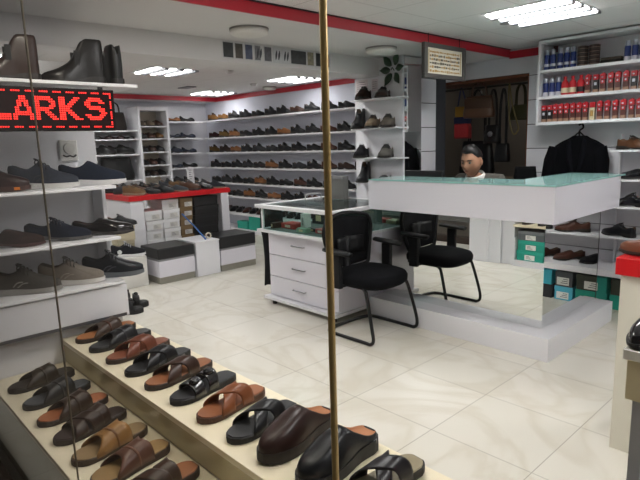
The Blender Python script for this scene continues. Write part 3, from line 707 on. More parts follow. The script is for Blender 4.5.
for ri, (z, row) in enumerate(zip(ROWZ, rows)):
    for j, c in enumerate(row):
        st = 'loafer' if (j + ri) % 3 == 1 else 'oxford'
        shoe('dress_shoe', '%s %s, %s from the left on the back wall\'s %s shelf' % (CN[c], 'loafer' if st == 'loafer' else 'lace-up', ORD[j], ORD[ri]), 'shoe',
             (xs[j] + random.uniform(-.02, .02), 5.575, z + .001), Rd(17 + random.uniform(-4, 4)), st, c, 'suede' if c in (OL, '6a4a28', RD) else 'leather', '17130f' if c != TN else '4a2f1c', L=.262, W=.092, zk=1.38, group='dress shoes on the back wall, %s shelf' % ORD[ri], full=False)
for j in range(16):
    c = [BK, DB, BK, BK, BR, BK, DB, BK][j % 8]
    shoe('dress_shoe', '%s shoe, %s from the left on the lowest back wall shelf' % (CN[c], ORD[j]), 'shoe', (-8.62 + j * .2, 5.575, .336), Rd(-62), 'loafer', c, 'leather', L=.29, W=.10, group='shoes on the lowest back wall shelf', full=False)
for j, (x, c, z1) in enumerate(((-7.95, '1f9d8a', .17), (-7.60, '1f9d8a', .27), (-7.05, '23242a', .17), (-6.72, '2f97a5', .17), (-6.38, '23242a', .20), (-5.5, '1f9d8a', .18))):
    nm = {'1f9d8a': 'teal', '23242a': 'black', '2f97a5': 'light blue'}[c]
    shoebox('%s shoe box under the lowest back wall shelf, %s from the left' % (nm, ORD[j]), x, x + .30, 5.44, 5.58, .061, z1 + .02, c, c, 'y-', group='shoe boxes under the back wall shelves', marks=False)

# left wall: framed cabinet and two shelved bays
t = thing('wall_cabinet', 'white framed shelf cabinet of small shoes in the far left corner', 'cabinet', (-9.05, 4.45, 0))
for y in (4.18, 4.70): bx(-9.25, -8.83, y, y + .035, 0, 2.19).build('side_panel', WHITE, t)
bx(-9.25, -8.83, 4.215, 4.70, 2.13, 2.19).build('top_panel', WHITE, t)
bx(-9.25, -9.23, 4.215, 4.70, 0, 2.13).build('back_panel', M('cabinet_back_warm_light', 'd8cdb8', .5), t)  # warm backlight put into the colour of the back panel
for z in (1.87, 1.66, 1.435, 1.21, 1.02, .75, .5): bx(-9.23, -8.86, 4.215, 4.70, z - .018, z).build('shelf', SHELFW, t)
for ri, z in enumerate((1.87, 1.66, 1.435, 1.21, 1.02)):
    for j in range(3):
        c = [['7a6a58', '7a6a58', BR], [GY, BR, '6a4a28'], [GY, DB, GY], [BK, BR, BK], [BK, DB, BK]][ri][j]
        shoe('shoe', '%s shoe, %s from left on the corner cabinet\'s %s shelf' % (CN[c], ORD[j], ORD[ri]), 'shoe', (-9.03, 4.30 + j * .155, z + .001), Rd(15), 'loafer', c, 'leather', L=.27, W=.115, zk=1.4, group='shoes in the corner cabinet, %s shelf' % ORD[ri], full=False)
t = thing('corner_shelving', 'four white shelves of flats and pumps in the corner beside the back wall', 'shelves', (-9.1, 5.2, 0))
for z in (1.95, 1.66, 1.395, 1.13, .86): bx(-9.25, -8.87, 4.74, 5.42, z - .02, z).build('shelf', SHELFW, t)
for ri, (z, row) in enumerate(((1.95, [(TN, 'pump'), (BK, 'pump')]), (1.66, [('1b2233', 'pump'), ('1b2233', 'pump')]), (1.395, [('1b2233', 'loafer'), ('1b2233', 'pump')]), (1.13, [('1b2233', 'pump'), (BK, 'pump')]), (.86, [(BK, 'loafer'), (BK, 'loafer')]))):
    for j, (c, st) in enumerate(row):
        shoe('flat_shoe', '%s %s, %s from left on the %s of the corner shelves' % (CN[c], 'pump' if st == 'pump' else 'flat shoe', ORD[j], ORD[ri]), 'shoe', (-8.99, 4.90 + j * .29, z + .001), Rd(78), st, c, 'leather', L=.28, W=.10, zk=1.5, group='women\'s shoes on the corner shelves', full=False)
t = thing('bag_shelving', 'white shelved bay of big dark shoes and bags left of the corner cabinet', 'shelves', (-9.1, 3.8, 0))
bx(-9.25, -8.85, 3.3, 3.32, 0, 2.3).build('side_panel', WHITE, t)
for z in (1.80, 1.66, 1.41, .98): bx(-9.25, -8.86, 3.32, 4.17, z - .02, z).build('shelf', SHELFW, t)
for j, (y, c) in enumerate(((3.46, BK), (3.66, RD), (3.86, RD), (4.05, BK))):
    shoe('flat_shoe', '%s flat shoe on the top shelf of the bay, %s from the left' % (CN[c], ORD[j]), 'shoe', (-9.03, y, 1.661), Rd(35), 'pump', c, 'leather', L=.28, W=.10, group='flat shoes on the top shelf of the dark bay', full=False)
shoe('shoe', 'large black shoe on the middle shelf of the dark bay, the left one', 'shoe', (-9.04, 3.62, 1.411), Rd(62), 'loafer', '121316', 'leather', L=.42, W=.14, zk=1.35, group='large black shoes in the dark bay', full=False)
shoe('shoe', 'large black shoe on the middle shelf of the dark bay, the right one', 'shoe', (-9.04, 3.93, 1.411), Rd(62), 'loafer', '121316', 'leather', L=.42, W=.14, zk=1.35, group='large black shoes in the dark bay', full=False)
def soft_bag(name, label, x, y, z, w, d, h, col, rz=0, handle=True, mat=None, flap=None, group=None, hz=.16, clasp=False):
    t = thing(name, label, 'bag', (x, y, z), rz, group)
    m = mat or cmat(col, 'leather'); rs = []
    for k in range(9):
        f = k / 8; ww = w / 2 * (1 - .22 * f) * (0.86 + .14 * math.sin(PI * min(1, f * 3 + .2) / 2)); dd = d / 2 * (1 - .45 * f * f); zz = h * f
        ring = []
        for q in range(20):
            a = 2 * PI * q / 20; ca, sa = math.cos(a), math.sin(a)
            ring.append((ww * math.copysign(abs(ca) ** .4, ca), dd * math.copysign(abs(sa) ** .6, sa), zz))
        rs.append(ring)
    MB().rings(rs).build('bag_body', m, t, smooth=True, world=False)
    if flap: MB().box(-w * .40, w * .40, -d / 2 - .008, -d / 2 + .02, h * .42, h * .9, bev=.006).build('flap', cmat(flap, 'leather'), t, world=False)
    if clasp: MB().lathe([(.001, 0), (.035, 0), (.03, .012), (.001, .014)], (0, -d / 2 - .006, h * .5), 14, Matrix.Rotation(PI / 2, 4, 'X')).build('clasp', CHROME, t, world=False)
    if handle:
        for sg in (-1, 1):
            MB().tube([(-w * .22, sg * d * .15, h * .95), (-w * .18, sg * d * .12, h + hz * .7), (0, sg * d * .1, h + hz), (w * .18, sg * d * .12, h + hz * .7), (w * .22, sg * d * .15, h * .95)], .008, 8, smooth=5).build('handle', m, t, smooth=True, world=False)
    return t
soft_bag('handbag', 'large black bag on the bottom shelf of the dark bay', -9.0, 3.80, .981, .60, .24, .38, '101114', Rd(80), handle=False)
soft_bag('handbag', 'dark brown handbag high in the bay beside the red sign', -9.04, 3.86, 1.801, .40, .18, .30, '1d1614', Rd(80))

# ------------------------------------------------------------------ pillar shelves
t = thing('pillar_shelving', 'small white shelves of toe-on shoes on the front of the pillar', 'shelves', (-3.58, 4.1, 0))
bx(-3.885, -3.275, 4.182, 4.198, 0, 2.12).build('back_panel', WHITE, t)
PZ = [1.90, 1.625, 1.343, 1.10, .85]
for z in PZ: bx(-3.78, -3.20, 4.0, 4.182, z - .012, z, bev=.003).build('shelf', SHELFW, t)
ps = [(0, -3.66, DB, 'sneaker'), (0, -3.415, DB, 'oxford'), (1, -3.735, BK, 'boot'), (1, -3.545, '7a6a58', 'sneaker'), (1, -3.36, '5c564e', 'sneaker'), (2, -3.70, BK, 'sneaker'), (2, -3.385, '5c5a56', 'sneaker'), (3, -3.675, BK, 'boot'), (3, -3.41, GY, 'loafer')]
CN['5c564e'] = 'olive grey'; CN['5c5a56'] = 'mid grey'
for ri, x, c, st in ps:
    shoe('boot' if st == 'boot' else 'shoe', '%s %s facing out on the pillar\'s %s shelf, %s side' % (CN[c], {'boot': 'ankle boot', 'sneaker': 'sneaker', 'oxford': 'lace-up', 'loafer': 'loafer'}[st], ORD[ri], 'left' if x < -3.6 else ('right' if x > -3.45 else 'middle')), 'shoe', (x, 4.06, PZ[ri] + .001), Rd(-68), st, c, 'knit' if st == 'sneaker' else 'leather', L=.27, W=.115, group='shoes on the pillar shelves')
t = thing('paper_notice', 'white printed notice taped high on the pillar, the larger one on the left', 'notice', (-3.79, 4.18, 2.0), 0, 'paper notices on the pillar')
bx(-3.865, -3.71, 4.179, 4.181, 1.98, 2.105).build('paper', M('paper_pinkish', 'd9cfd4', .6), t)
b = MB()
for k in range(5): b.box(-3.85, -3.74 + (k % 2) * .01, 4.1782, 4.179, 2.08 - k * .02, 2.086 - k * .02)
b.build('printed_lines', M('print_grey', '6a6a6e', .6), t)
t = thing('paper_notice', 'small white notice taped on the pillar beside the green leaves', 'notice', (-3.61, 4.18, 2.0), 0, 'paper notices on the pillar')
bx(-3.655, -3.575, 4.179, 4.181, 1.985, 2.10).build('paper', M('paper_pinkish', 'd9cfd4', .6), t)
b = MB()
for k in range(4): b.box(-3.645, -3.59, 4.1782, 4.179, 2.07 - k * .02, 2.075 - k * .02)
b.build('printed_lines', M('print_grey', '6a6a6e', .6), t)
t = thing('leaf_cluster', 'six dark green leaves fixed to the top of the pillar', 'plant', (-3.385, 4.17, 2.16))
LF = M('leaf_green', '1d3a22', .4, noise=.2, nscale=30)
for k, (dx, dz, a, L_) in enumerate(((-.02, .035, 128, .125), (.025, .04, 66, .125), (-.03, .0, 178, .115), (.035, .005, 8, .11), (-.018, -.03, 240, .13), (.028, -.03, 300, .12))):
    rs = []; A = Rd(a)
    G0, G1 = [], []
    for i in range(7):
        s = i / 6; wv = math.sin(PI * min(.98, max(.03, s)) ** .8) * L_ * .30; r0, r1 = [], []
        for j in range(5):
            v = (j / 4 - .5) * 2; px, pz = s * L_, v * wv
            X = dx + px * math.cos(A) - pz * math.sin(A); Z = dz + px * math.sin(A) + pz * math.cos(A); Y = -.006 - .02 * s + .012 * v * v - .01 * math.sin(s * PI)
            r0.append((X, Y, Z)); r1.append((X, Y + .002, Z))
        G0.append(r0); G1.append(r1)
    MB().shell(G0, G1).build('leaf', LF, t, smooth=True, world=False)
MB().tube([(-.02, .006, .0), (0, -.004, .02), (.02, .0, -.01)], .004, 6, smooth=3).build('stem', LF, t, world=False)
# mirror panel at the pillar's side
t = thing('wall_mirror', 'tall mirror panel on the side of the pillar showing the bottles and a jacket', 'mirror', (-3.27, 4.55, 0))
MB().prism([(-3.279, 4.212), (-3.276, 4.212), (-3.250, 4.44), (-3.279, 4.44)], .1, 2.27).build('mirror_glass', MIRROR, t)
t = thing('mirrored_slats', 'white board standing in for mirrored slats, with dark edge, on the pillar side', 'panel', (-3.27, 4.6, 0))  # solid board in place of slats reflected in the mirror
bx(-3.279, -3.268, 4.445, 4.70, 0, 2.2).build('groove_board', M('slat_groove', '33343a', 0.6), t)
b = MB()
for i in range(len(zz) - 1): b.box(-3.268, -3.262, 4.445, 4.70, zz[i] + .004, zz[i + 1] - .004)
b.build('slats', WALLW, t)
bx(-3.279, -3.255, 4.70, 4.86, .0, 2.10).build('side_panel', M('dark_panel', '3b3d42', .4), t)
# photo cards along the beam
px_ = [(2.405, 2.505, '2c2e30'), (2.514, 2.594, '4d463e'), (2.608, 2.685, '49506a'), (2.699, 2.764, '77757a'), (2.794, 2.875, '55545a'), (2.886, 2.972, 'b4b4b8'), (2.978, 3.066, 'aeb0b6'), (3.072, 3.251, '3c3e40'), (3.257, 3.339, '8c8672'), (3.356, 3.465, '25262a'), (3.483, 3.526, '33343a')]
lab = ['dark photo card at the left end of the row on the beam', 'brownish photo card, second in the row on the beam', 'blue-tinted photo card, third in the row on the beam', 'narrow grey photo card, fourth in the row on the beam', 'dark grey card before the two white ones on the beam', 'white card with a pair of shoes, the left of two, on the beam', 'white card with a pair of shoes, the right of two, on the beam', 'wide dark photo card right of the white ones on the beam', 'narrow card with a yellowish edge on the beam', 'black card on the beam just left of the brass pole', 'dark card on the beam just right of the brass pole']
for (a, b_, c), l in zip(px_, lab):
    t = thing('photo_card', l, 'photo card', (-3.575, (a + b_) / 2, 2.15), 0, 'row of photo cards on the beam')
    bx(-3.579, -3.576, a, b_, 2.152, 2.275).build('card', M('card_border', 'c4c4c6', .5), t)
    m = M('photo_' + c, c, .4, noise=.75, nscale=38)
    light = c[0] in 'ab'
    bx(-3.576, -3.575, a + .006, b_ - .006, 2.16, 2.267).build('photo', m if not light else M('photo_paper', 'c6c6ca', .4), t)
    if light or c in ('77757a',):
        for q in (0, 1):
            yy = a + .028 + q * .03; bb = MB(); rs = []
            for k in range(7):
                s = k / 6; wv = .010 * math.sin(PI * (.08 + .84 * s)); rs.append([(-3.575, yy - wv + s * .012, 2.175 + s * .075), (-3.5738, yy + s * .012, 2.175 + s * .075), (-3.575, yy + wv + s * .012, 2.175 + s * .075)])
            bb.rings(rs, closed=False, cap0=False, cap1=False).build('shoe_print', M('print_dark', '3a3c42', .5), t)
# framed gold picture hanging from the ceiling step
t = thing('framed_picture', 'grey-framed picture with rows of gold pattern hanging from the red ceiling strip', 'picture', (-2.74, 4.0, 2.0))
y0, y1, z0, z1 = 3.79, 4.40, 2.005, 2.283
b = MB()
for (a, b_, c, d) in ((y0, y1, z1 - .036, z1), (y0, y1, z0, z0 + .036), (y0, y0 + .045, z0 + .036, z1 - .036), (y1 - .045, y1, z0 + .036, z1 - .036)): b.box(-2.775, -2.74, a, b_, c, d, bev=.003)
b.build('frame', M('frame_grey', '4a4846', .4), t)
bx(-2.772, -2.752, y0 + .045, y1 - .045, z0 + .036, z1 - .036).build('mount', M('mount_cream', 'd3ccba', .5), t)
b = MB(); random.seed(5)
ya, yb = y0 + .085, y1 - .085; rowsz = [z0 + .060, z0 + .092, z0 + .122, z0 + .152, z0 + .182, z0 + .212]
for rI, zc in enumerate(rowsz):
    yy = ya
    while yy < yb:
        wd = random.uniform(.010, .032); hgt = random.uniform(.006, .012)
        b.mat(0 if rI in (0, 5) else random.choice((0, 1, 2, 2)))
        b.box(-2.752, -2.7505, yy, min(yb, yy + wd), zc - hgt, zc + hgt * random.uniform(.4, 1))
        yy += wd + random.uniform(.004, .012)
b.mat(0)
for yv in (ya - .018, yb + .010): b.box(-2.752, -2.7506, yv, yv + .008, z0 + .05, z1 - .05)
b.build('gold_pattern', [M('gold_leaf', 'a58248', .4, .3), M('ochre', '7d6038', .5), M('ink_brown', '4a4438', .5)], t)
random.seed(11)
b = MB(); b.tube([(-2.757, 3.86, 2.28), (-2.757, 3.86, 2.358)], .003, 6); b.tube([(-2.757, 4.32, 2.28), (-2.757, 4.32, 2.358)], .003, 6); b.build('hanger', BLACK, t)

# ------------------------------------------------------------------ glass-topped drawer cabinet
t = thing('drawer_cabinet', 'white three-drawer cabinet with a glass showcase top beside the counter', 'cabinet', (-3.55, 3.5, 0))
cx0, cx1, cy0, cy1 = -4.03, -3.10, 3.10, 3.90
bx(cx0 - .035, cx1 + .01, cy0 - .06, cy1 + .02, .05, .078, bev=.003).build('base_board', SHELFW, t)
for x in (cx0 + .06, cx1 - .06):
    for y in (cy0 + .0, cy1 - .06):
        MB().lathe([(.001, 0), (.022, .0), (.022, .04), (.012, .05), (.001, .05)], (x, y, 0), 12).build('caster', BLACK, t)
bx(cx0, cx1, cy0 + .022, cy1, .078, .70).build('carcass', LILAC, t)
for k, (z0, z1) in enumerate(((.085, .268), (.274, .476), (.482, .692))):
    d = bx(cx0 + .004, cx1 - .004, cy0, cy0 + .021, z0, z1, bev=.002).build('drawer', LILAC, t)
    zc = (z0 + z1) / 2 + .01; xc = -3.60
    b = MB(); b.tube([(xc - .085, cy0, zc), (xc - .075, cy0 - .022, zc), (xc + .075, cy0 - .022, zc), (xc + .085, cy0, zc)], .006, 8)
    o = b.mesh('handle', CHROME); h = mkobj('handle', o, (0, 0, 0), 0, d)
bx(cx0 - .06, cx1 + .0, cy0 - .085, cy1, .70, .725, bev=.003).build('ledge', SHELFW, t)
for x in (cx0, cx1 - .02):
    for y in (cy0 - .07, cy1 - .03): bx(x, x + .018, y, y + .02, .725, .925).build('post', SHELFW, t)
bx(cx0 + .018, cx1 - .02, cy0 - .064, cy0 - .060, .725, .925).build('front_glass', GLASST, t)
bx(cx0 + .004, cx0 + .008, cy0 - .05, cy1 - .03, .725, .925).build('side_glass', GLASST, t)
bx(cx1 - .010, cx1 - .006, cy0 - .05, cy1 - .03, .725, .925).build('side_glass', GLASST, t)
bx(cx0 + .018, cx1 - .02, cy1 - .012, cy1 - .008, .725, .925).build('rear_panel', M('showcase_rear', '56625f', .25), t)
b = MB()
b.box(cx0 - .06, -3.075, cy0 - .10, cy0 - .03, .925, .955, bev=.003); b.box(cx0 - .06, cx0 + .005, cy0 - .03, cy1 - .02, .925, .955, bev=.003)
b.box(-3.13, -3.075, cy0 - .03, 3.44, .925, .955, bev=.003); b.box(cx1 - .03, cx1 + .005, 3.44, cy1 - .02, .925, .955); b.box(cx0 - .06, cx1 + .005, cy1 - .02, cy1 + .03, .925, .955, bev=.003)
b.build('top_frame', SHELFW, t)
bx(cx0 + .02, cx1 - .02, cy0 - .05, cy1 - .015, .7252, .7258).build('lining', M('showcase_lining', '4d5754', .6), t)
bx(cx0 + .005, -3.13, cy0 - .03, cy1 - .02, .945, .952).build('top_glass', GLASST, t)
cg = 'small leather goods in the glass showcase'
def small(name, label, cat, x0, x1, y0, y1, z0, z1, col, band=None, group=None):
    t = thing(name, label, cat, ((x0 + x1) / 2, (y0 + y1) / 2, z0), 0, group)
    bx(x0, x1, y0, y1, z0, z1, bev=min(.006, (z1 - z0) * .3)).build('body', M('goods_' + col, col, .45), t)
    bx(x0 + (x1 - x0) * .3, x0 + (x1 - x0) * .7, y0 - .001, y0 + .004, z0 + (z1 - z0) * .25, z0 + (z1 - z0) * .75).build('clasp', M('goods_' + (band or 'c8b890'), band or 'c8b890', .4), t)
small('gift_box', 'red box at the front left of the glass showcase', 'box', -3.93, -3.74, 3.18, 3.32, .726, .775, 'b03a30', 'd6c6b0', cg)
small('gift_box', 'white upright box in the glass showcase', 'box', -3.72, -3.66, 3.24, 3.32, .726, .87, 'd8d6d0', '9a9a9a', cg)
small('wallet', 'brown wallet leaning behind the white box in the showcase', 'wallet', -3.62, -3.46, 3.45, 3.50, .726, .83, '5a3a28', None, cg)
small('wallet', 'black wallet lying in the middle of the showcase', 'wallet', -3.60, -3.47, 3.20, 3.30, .726, .755, '1a1b1e', None, cg)
small('belt_box', 'red and white belt box at the front of the showcase', 'box', -3.44, -3.32, 3.16, 3.26, .726, .765, 'b44a48', 'e0d8d0', cg)
small('belt_box', 'cream belt box at the front right of the showcase', 'box', -3.30, -3.18, 3.17, 3.28, .726, .765, 'cfc4a8', '6a4a3a', cg)
small('wallet', 'dark green wallet at the back of the showcase', 'wallet', -3.40, -3.22, 3.50, 3.56, .726, .84, '2c3a36', None, cg)
small('wallet', 'tan wallet standing behind the red belt box', 'wallet', -3.44, -3.30, 3.34, 3.38, .726, .82, '8a6a44', None, cg)
small('wallet', 'dark brown wallet at the left front beside the red box', 'wallet', -3.99, -3.945, 3.10, 3.22, .726, .78, '3a2a20', None, cg)
small('gift_box', 'pale green box at the front middle of the showcase', 'box', -3.62, -3.50, 3.10, 3.17, .726, .765, '7d9a86', 'c8b890', cg)
small('wallet', 'black wallet upright at the back left of the showcase', 'wallet', -3.90, -3.72, 3.55, 3.60, .726, .84, '1c1d21', None, cg)
b = MB(); b.tube([(-3.93, 3.50, .956), (-3.93, 3.50, 1.0), (-3.92, 3.53, 1.015), (-3.88, 3.62, 1.015), (-3.87, 3.65, 1.0), (-3.87, 3.65, .956)], .006, 8, smooth=3); b.tube([(-3.93, 3.50, .959), (-3.87, 3.65, .959)], .005, 6)
tag(b.build('card_holder', M('wire_white', 'c9cacc', .35)), 'small white wire card holder on the glass cabinet top', 'card holder')
t = thing('backing_board', 'grey square box standing upright at the rear of the glass cabinet top', 'box', (-3.72, 3.72, .953))
bx(-3.82, -3.62, 3.72, 3.78, .956, 1.175, bev=.003).build('box_body', M('grey_card', '6d6e6c', .6), t)
bx(-3.822, -3.618, 3.715, 3.785, 1.15, 1.18, bev=.002).build('lid', M('grey_card_lid', '77787a', .6), t)
# black cloth hanging at the cabinet's left side
b = MB(); G0, G1 = [], []
for i in range(9):
    z = .90 - i * .095; r0, r1 = [], []
    for j in range(9):
        yv = 3.12 + j * .035; X = -4.135 - .018 * math.sin(j * 1.7) - .012 * math.sin(i * .9 + j) - (.015 if z > .69 else -.004)
        r0.append((X, yv, z)); r1.append((X - .012, yv, z))
    G0.append(r0); G1.append(r1)
tag(b.shell(G0, G1).build('cloth_cover', M('black_cloth', '1b1c20', .85), smooth=True), 'black cloth hanging down the left side of the drawer cabinet', 'cloth')

# ------------------------------------------------------------------ visitor chair
def chair(label, x, y, rz):
    t = thing('visitor_chair', label, 'chair', (x, y, 0), rz)
    TB = M('chair_tube', '131416', .35, .3); FB = M('chair_fabric', '0b0c10', .9, spec=.12, bump=.2, nscale=300); PL = M('chair_plastic', '0d0e11', .5, spec=.25)
    # local: faces +X
    for sg in (-1, 1):
        yy = sg * .265
        MB().tube([(-.22, yy * .9, .0145), (-.15, yy, .0145), (.18, yy, .0145), (.245, yy, .016), (.275, yy, .05), (.262, yy, .14), (.20, yy * .93, .36), (.17, yy * .88, .405), (.10, yy * .82, .418), (-.18, yy * .8, .418)], .0135, 10, smooth=5).build('leg', TB, t, smooth=True, world=False)
    MB().tube([(-.22, -.2385, .0145), (-.245, -.15, .0145), (-.25, 0, .0145), (-.245, .15, .0145), (-.22, .2385, .0145)], .0135, 10, smooth=4).build('rear_bar', TB, t, smooth=True, world=False)
    rs = []
    for z, k in ((.405, .55), (.41, .90), (.435, .99), (.470, 1.0), (.495, .95), (.510, .80), (.516, .4)):
        rs.append([(.01 + k * .265 * math.copysign(abs(math.cos(a)) ** .62, math.cos(a)), k * .265 * math.copysign(abs(math.sin(a)) ** .62, math.sin(a)), z - .012 * max(0, math.cos(a)) ** 2 * k) for a in [2 * PI * q / 32 for q in range(32)]])
    MB().rings(rs).build('seat', FB, t, smooth=True, world=False)
    # back: curved panel with frame
    BH = .455
    def bp(u, v):  # u across -1..1, v 0..1 height
        z = .48 + v * BH; hw = .285 * (1 - .30 * (1 - v) ** 1.6) * (1 - .12 * max(0, v - .75) / .25); y_ = u * hw
        x_ = -.225 - .03 * v + .045 * u * u - .015 * math.sin(PI * v)
        return x_, y_, z + (-.045 * u * u if v > .5 else .03 * u * u) * abs(v - .5) * 2
    G0, G1 = [], []
    for i in range(11):
        r0, r1 = [], []
        for j in range(13):
            p = bp((j / 6 - 1) * .93, .05 + .9 * i / 10); r0.append(p); r1.append((p[0] - .006, p[1], p[2]))
        G0.append(r0); G1.append(r1)
    bk = bpy.data.objects.new('backrest', None); COL.objects.link(bk); bk.parent = t
    MB().shell(G0, G1).build('back_mesh', M('chair_mesh', '0d0e12', .8, spec=.15, bump=.4, nscale=400), bk, smooth=True, world=False)
    path = [bp(u, 0.0) for u in (-.95, -.5, 0, .5, .95)] + [bp(1, v) for v in (.15, .3, .5, .7, .85)] + [bp(u, 1.0) for u in (.9, .5, 0, -.5, -.9)] + [bp(-1, v) for v in (.85, .7, .5, .3, .15)]
    path.append(path[0])
    MB().tube(path, .017, 8, smooth=4).build('back_frame', PL, bk, smooth=True, world=False)
    MB().tube([(-.235, 0, .75), (-.25, 0, .60), (-.235, 0, .47), (-.12, 0, .415), (.0, 0, .412)], [.03, .034, .034, .03, .026], 10).build('spine', PL, bk, smooth=True, world=False)
    rs = []
    for v in (.30, .40, .50, .58):
        rs.append([(bp(u, v)[0] + .012, u * .15, .48 + v * BH) for u in (-1, -.5, 0, .5, 1)] + [(bp(u, v)[0] + .03, u * .15, .48 + v * BH) for u in (1, .5, 0, -.5, -1)])
    MB().rings(rs).build('lumbar_pad', PL, bk, smooth=True, world=False)
    for sg in (-1, 1):
        a = bpy.data.objects.new('armrest', None); COL.objects.link(a); a.parent = t
        yy = sg * .295
        MB().box(-.10, -.012, yy - .02, yy + .02, .40, .665, bev=.008).build('post', PL, a, world=False)
        MB().box(-.06, -.02, min(yy, sg * .2), max(yy, sg * .2), .405, .425, bev=.004).build('bracket', PL, a, world=False)
        rs = []
        for s in (0, .08, .3, .6, .85, 1):
            w_ = .052 * math.sin(PI * (.12 + .76 * s)) ** .5; xx = -.185 + s * .27; zz = .672 + .012 * (1 - s)
            rs.append([(xx, yy + w_ * c_, zz + .018 * s_ + .004) for c_, s_ in [(math.cos(q * PI / 6), math.sin(q * PI / 6)) for q in range(12)]])
        MB().rings(rs).build('pad', PL, a, smooth=True, world=False)
    MB().tube([(-.12, -.19, .412), (-.10, -.24, .405), (-.08, -.285, .395)], .006, 6).build('lever', PL, t, world=False)
chair('black mesh-backed cantilever chair with armrests in front of the mirrored counter', -2.80, 3.135, 0)

# ------------------------------------------------------------------ reception counter
t = thing('reception_counter', 'white L-shaped reception counter with mirrored front and teal glass top', 'counter', (-2.3, 3.8, 0))
KX0, KX1, KY0, KY1 = -3.062, -1.482, 3.445, 4.62
MX, MY = -1.61, 3.615
BASEM = M('base_white', 'e6e6ec', .3)
b = MB(); b.prism([(KX0, KY0), (KX1, KY0), (KX1, KY1), (-1.93, KY1), (-1.93, 3.85), (KX0, 3.85)], 0, .163); b.build('base', BASEM, t)
bx(KX0, MX, MY, MY + .012, .163, .935).build('front_mirror', MIRROR, t)
bx(MX - .012, MX, MY + .012, 4.60, .163, .935).build('side_mirror', MIRROR, t)
bx(MX - .02, MX - .001, 4.60, 4.618, .163, .935).build('mirror_edge', M('edge_black', '17181b', .4), t)
bx(KX0, MX - .02, MY + .012, MY + .03, .163, .935).build('backing_panel', WHITE, t)
bx(MX - .03, MX - .012, MY + .03, 4.60, .163, .935).build('backing_panel', WHITE, t)
APR = M('apron_white', 'e4e3ec', .3)
b = MB(); b.prism([(KX0, KY0), (KX1, KY0), (KX1, KY1), (-1.90, KY1), (-1.90, 3.84), (KX0, 3.84)], .937, 1.178); b.build('apron', APR, t)
b = MB(); b.prism([(KX0, KY0 - .006), (KX1 + .006, KY0 - .006), (KX1 + .006, 4.70), (-1.905, 4.70), (-1.905, 3.845), (KX0, 3.845)], 1.178, 1.190); b.build('glass_top', M('glass_top_teal', '9fcdca', .04, spec=.8), t)
bx(KX0, -1.95, 3.70, 4.02, .72, .745).build('desk_board', WHITE, t)
bx(KX0 + .0, KX0 + .02, 3.70, 4.02, .163, .72).build('side_panel', WHITE, t)
tag(bx(-3.20, -3.085, 3.462, 3.47, .98, 1.0).build('orange_tag', M('tag_orange', 'd0603a', .5)), 'tiny orange tag at the left end of the white counter', 'tag')
bpy.data.objects.remove(bpy.data.objects['orange_tag'])
# monitor on the desk
t = thing('monitor', 'black monitor seen from behind above the left end of the counter', 'monitor', (-2.86, 3.93, .745))
bx(-3.06, -2.66, 3.93, 3.965, .92, 1.235, bev=.006).build('screen_case', M('monitor_black', '1a1b1e', .4), t)
bx(-2.90, -2.82, 3.94, 3.96, .76, .95).build('stand', BLACK, t)
bx(-2.96, -2.76, 3.88, 4.0, .7465, .76, bev=.003).build('foot', BLACK, t)
# office chairs behind the counter
def office_chair(name, label, x, y, rz, ztop, wb=.21, zs=.50):
    t = thing(name, label, 'chair', (x, y, 0), rz)
    P_ = M('office_black', '141519', .6)
    MB().lathe([(.001, .04), (.03, .04), (.028, .44), (.001, .44)], seg=12).build('column', P_, t, world=False)
    for k in range(5):
        a = 2 * PI * k / 5
        MB().tube([(0, 0, .075), (.21 * math.cos(a), .21 * math.sin(a), .055)], [.025, .016], 8).build('foot', P_, t, world=False)
        MB().lathe([(.001, -.012), (.028, -.012), (.028, .012), (.001, .012)], (.22 * math.cos(a), .22 * math.sin(a), .029), 12, Matrix.Rotation(PI / 2, 4, 'X')).build('caster', BLACK, t, world=False)
    MB().box(-.22, .22, -.22, .22, zs - .07, zs, bev=.03).build('seat', P_, t, world=False)
    rs = []
    for k in range(9):
        v = k / 8; z = .60 + v * (ztop - .60); hw = wb * math.sin(PI * (.12 + .80 * v)) ** .5
        rs.append([(-.25 - .05 * v + .05 * (u / 1.0) ** 2 + d, u * hw, z) for d, us in ((0, (-1, -.5, 0, .5, 1)), (.045, (1, .5, 0, -.5, -1))) for u in us])
    MB().rings(rs).build('backrest', P_, t, smooth=True, world=False)
    MB().tube([(-.26, 0, .72), (-.30, 0, .55), (-.2, 0, .43), (0, 0, .42)], .022, 8, smooth=4).build('spine', P_, t, smooth=True, world=False)
t = thing('stool', 'slim black stool behind the counter carrying a black bag', 'stool', (-2.36, 4.82, 0))
MB().lathe([(.001, 0), (.14, 0), (.14, .02), (.02, .03), (.02, .93), (.12, .94), (.12, .965), (.001, .965)], (-2.36, 4.82, 0), 20).build('pedestal', BLACK, t)
MB().lathe([(.001, .9655), (.115, .9655), (.118, .975), (.11, .98), (.001, .98)], (-2.36, 4.82, 0), 20).build('seat', M('office_black', '141519', .6), t)
office_chair('office_chair', 'black office chair under the seated man behind the counter', -2.47, 4.38, Rd(-90), 1.0, .2, .555)


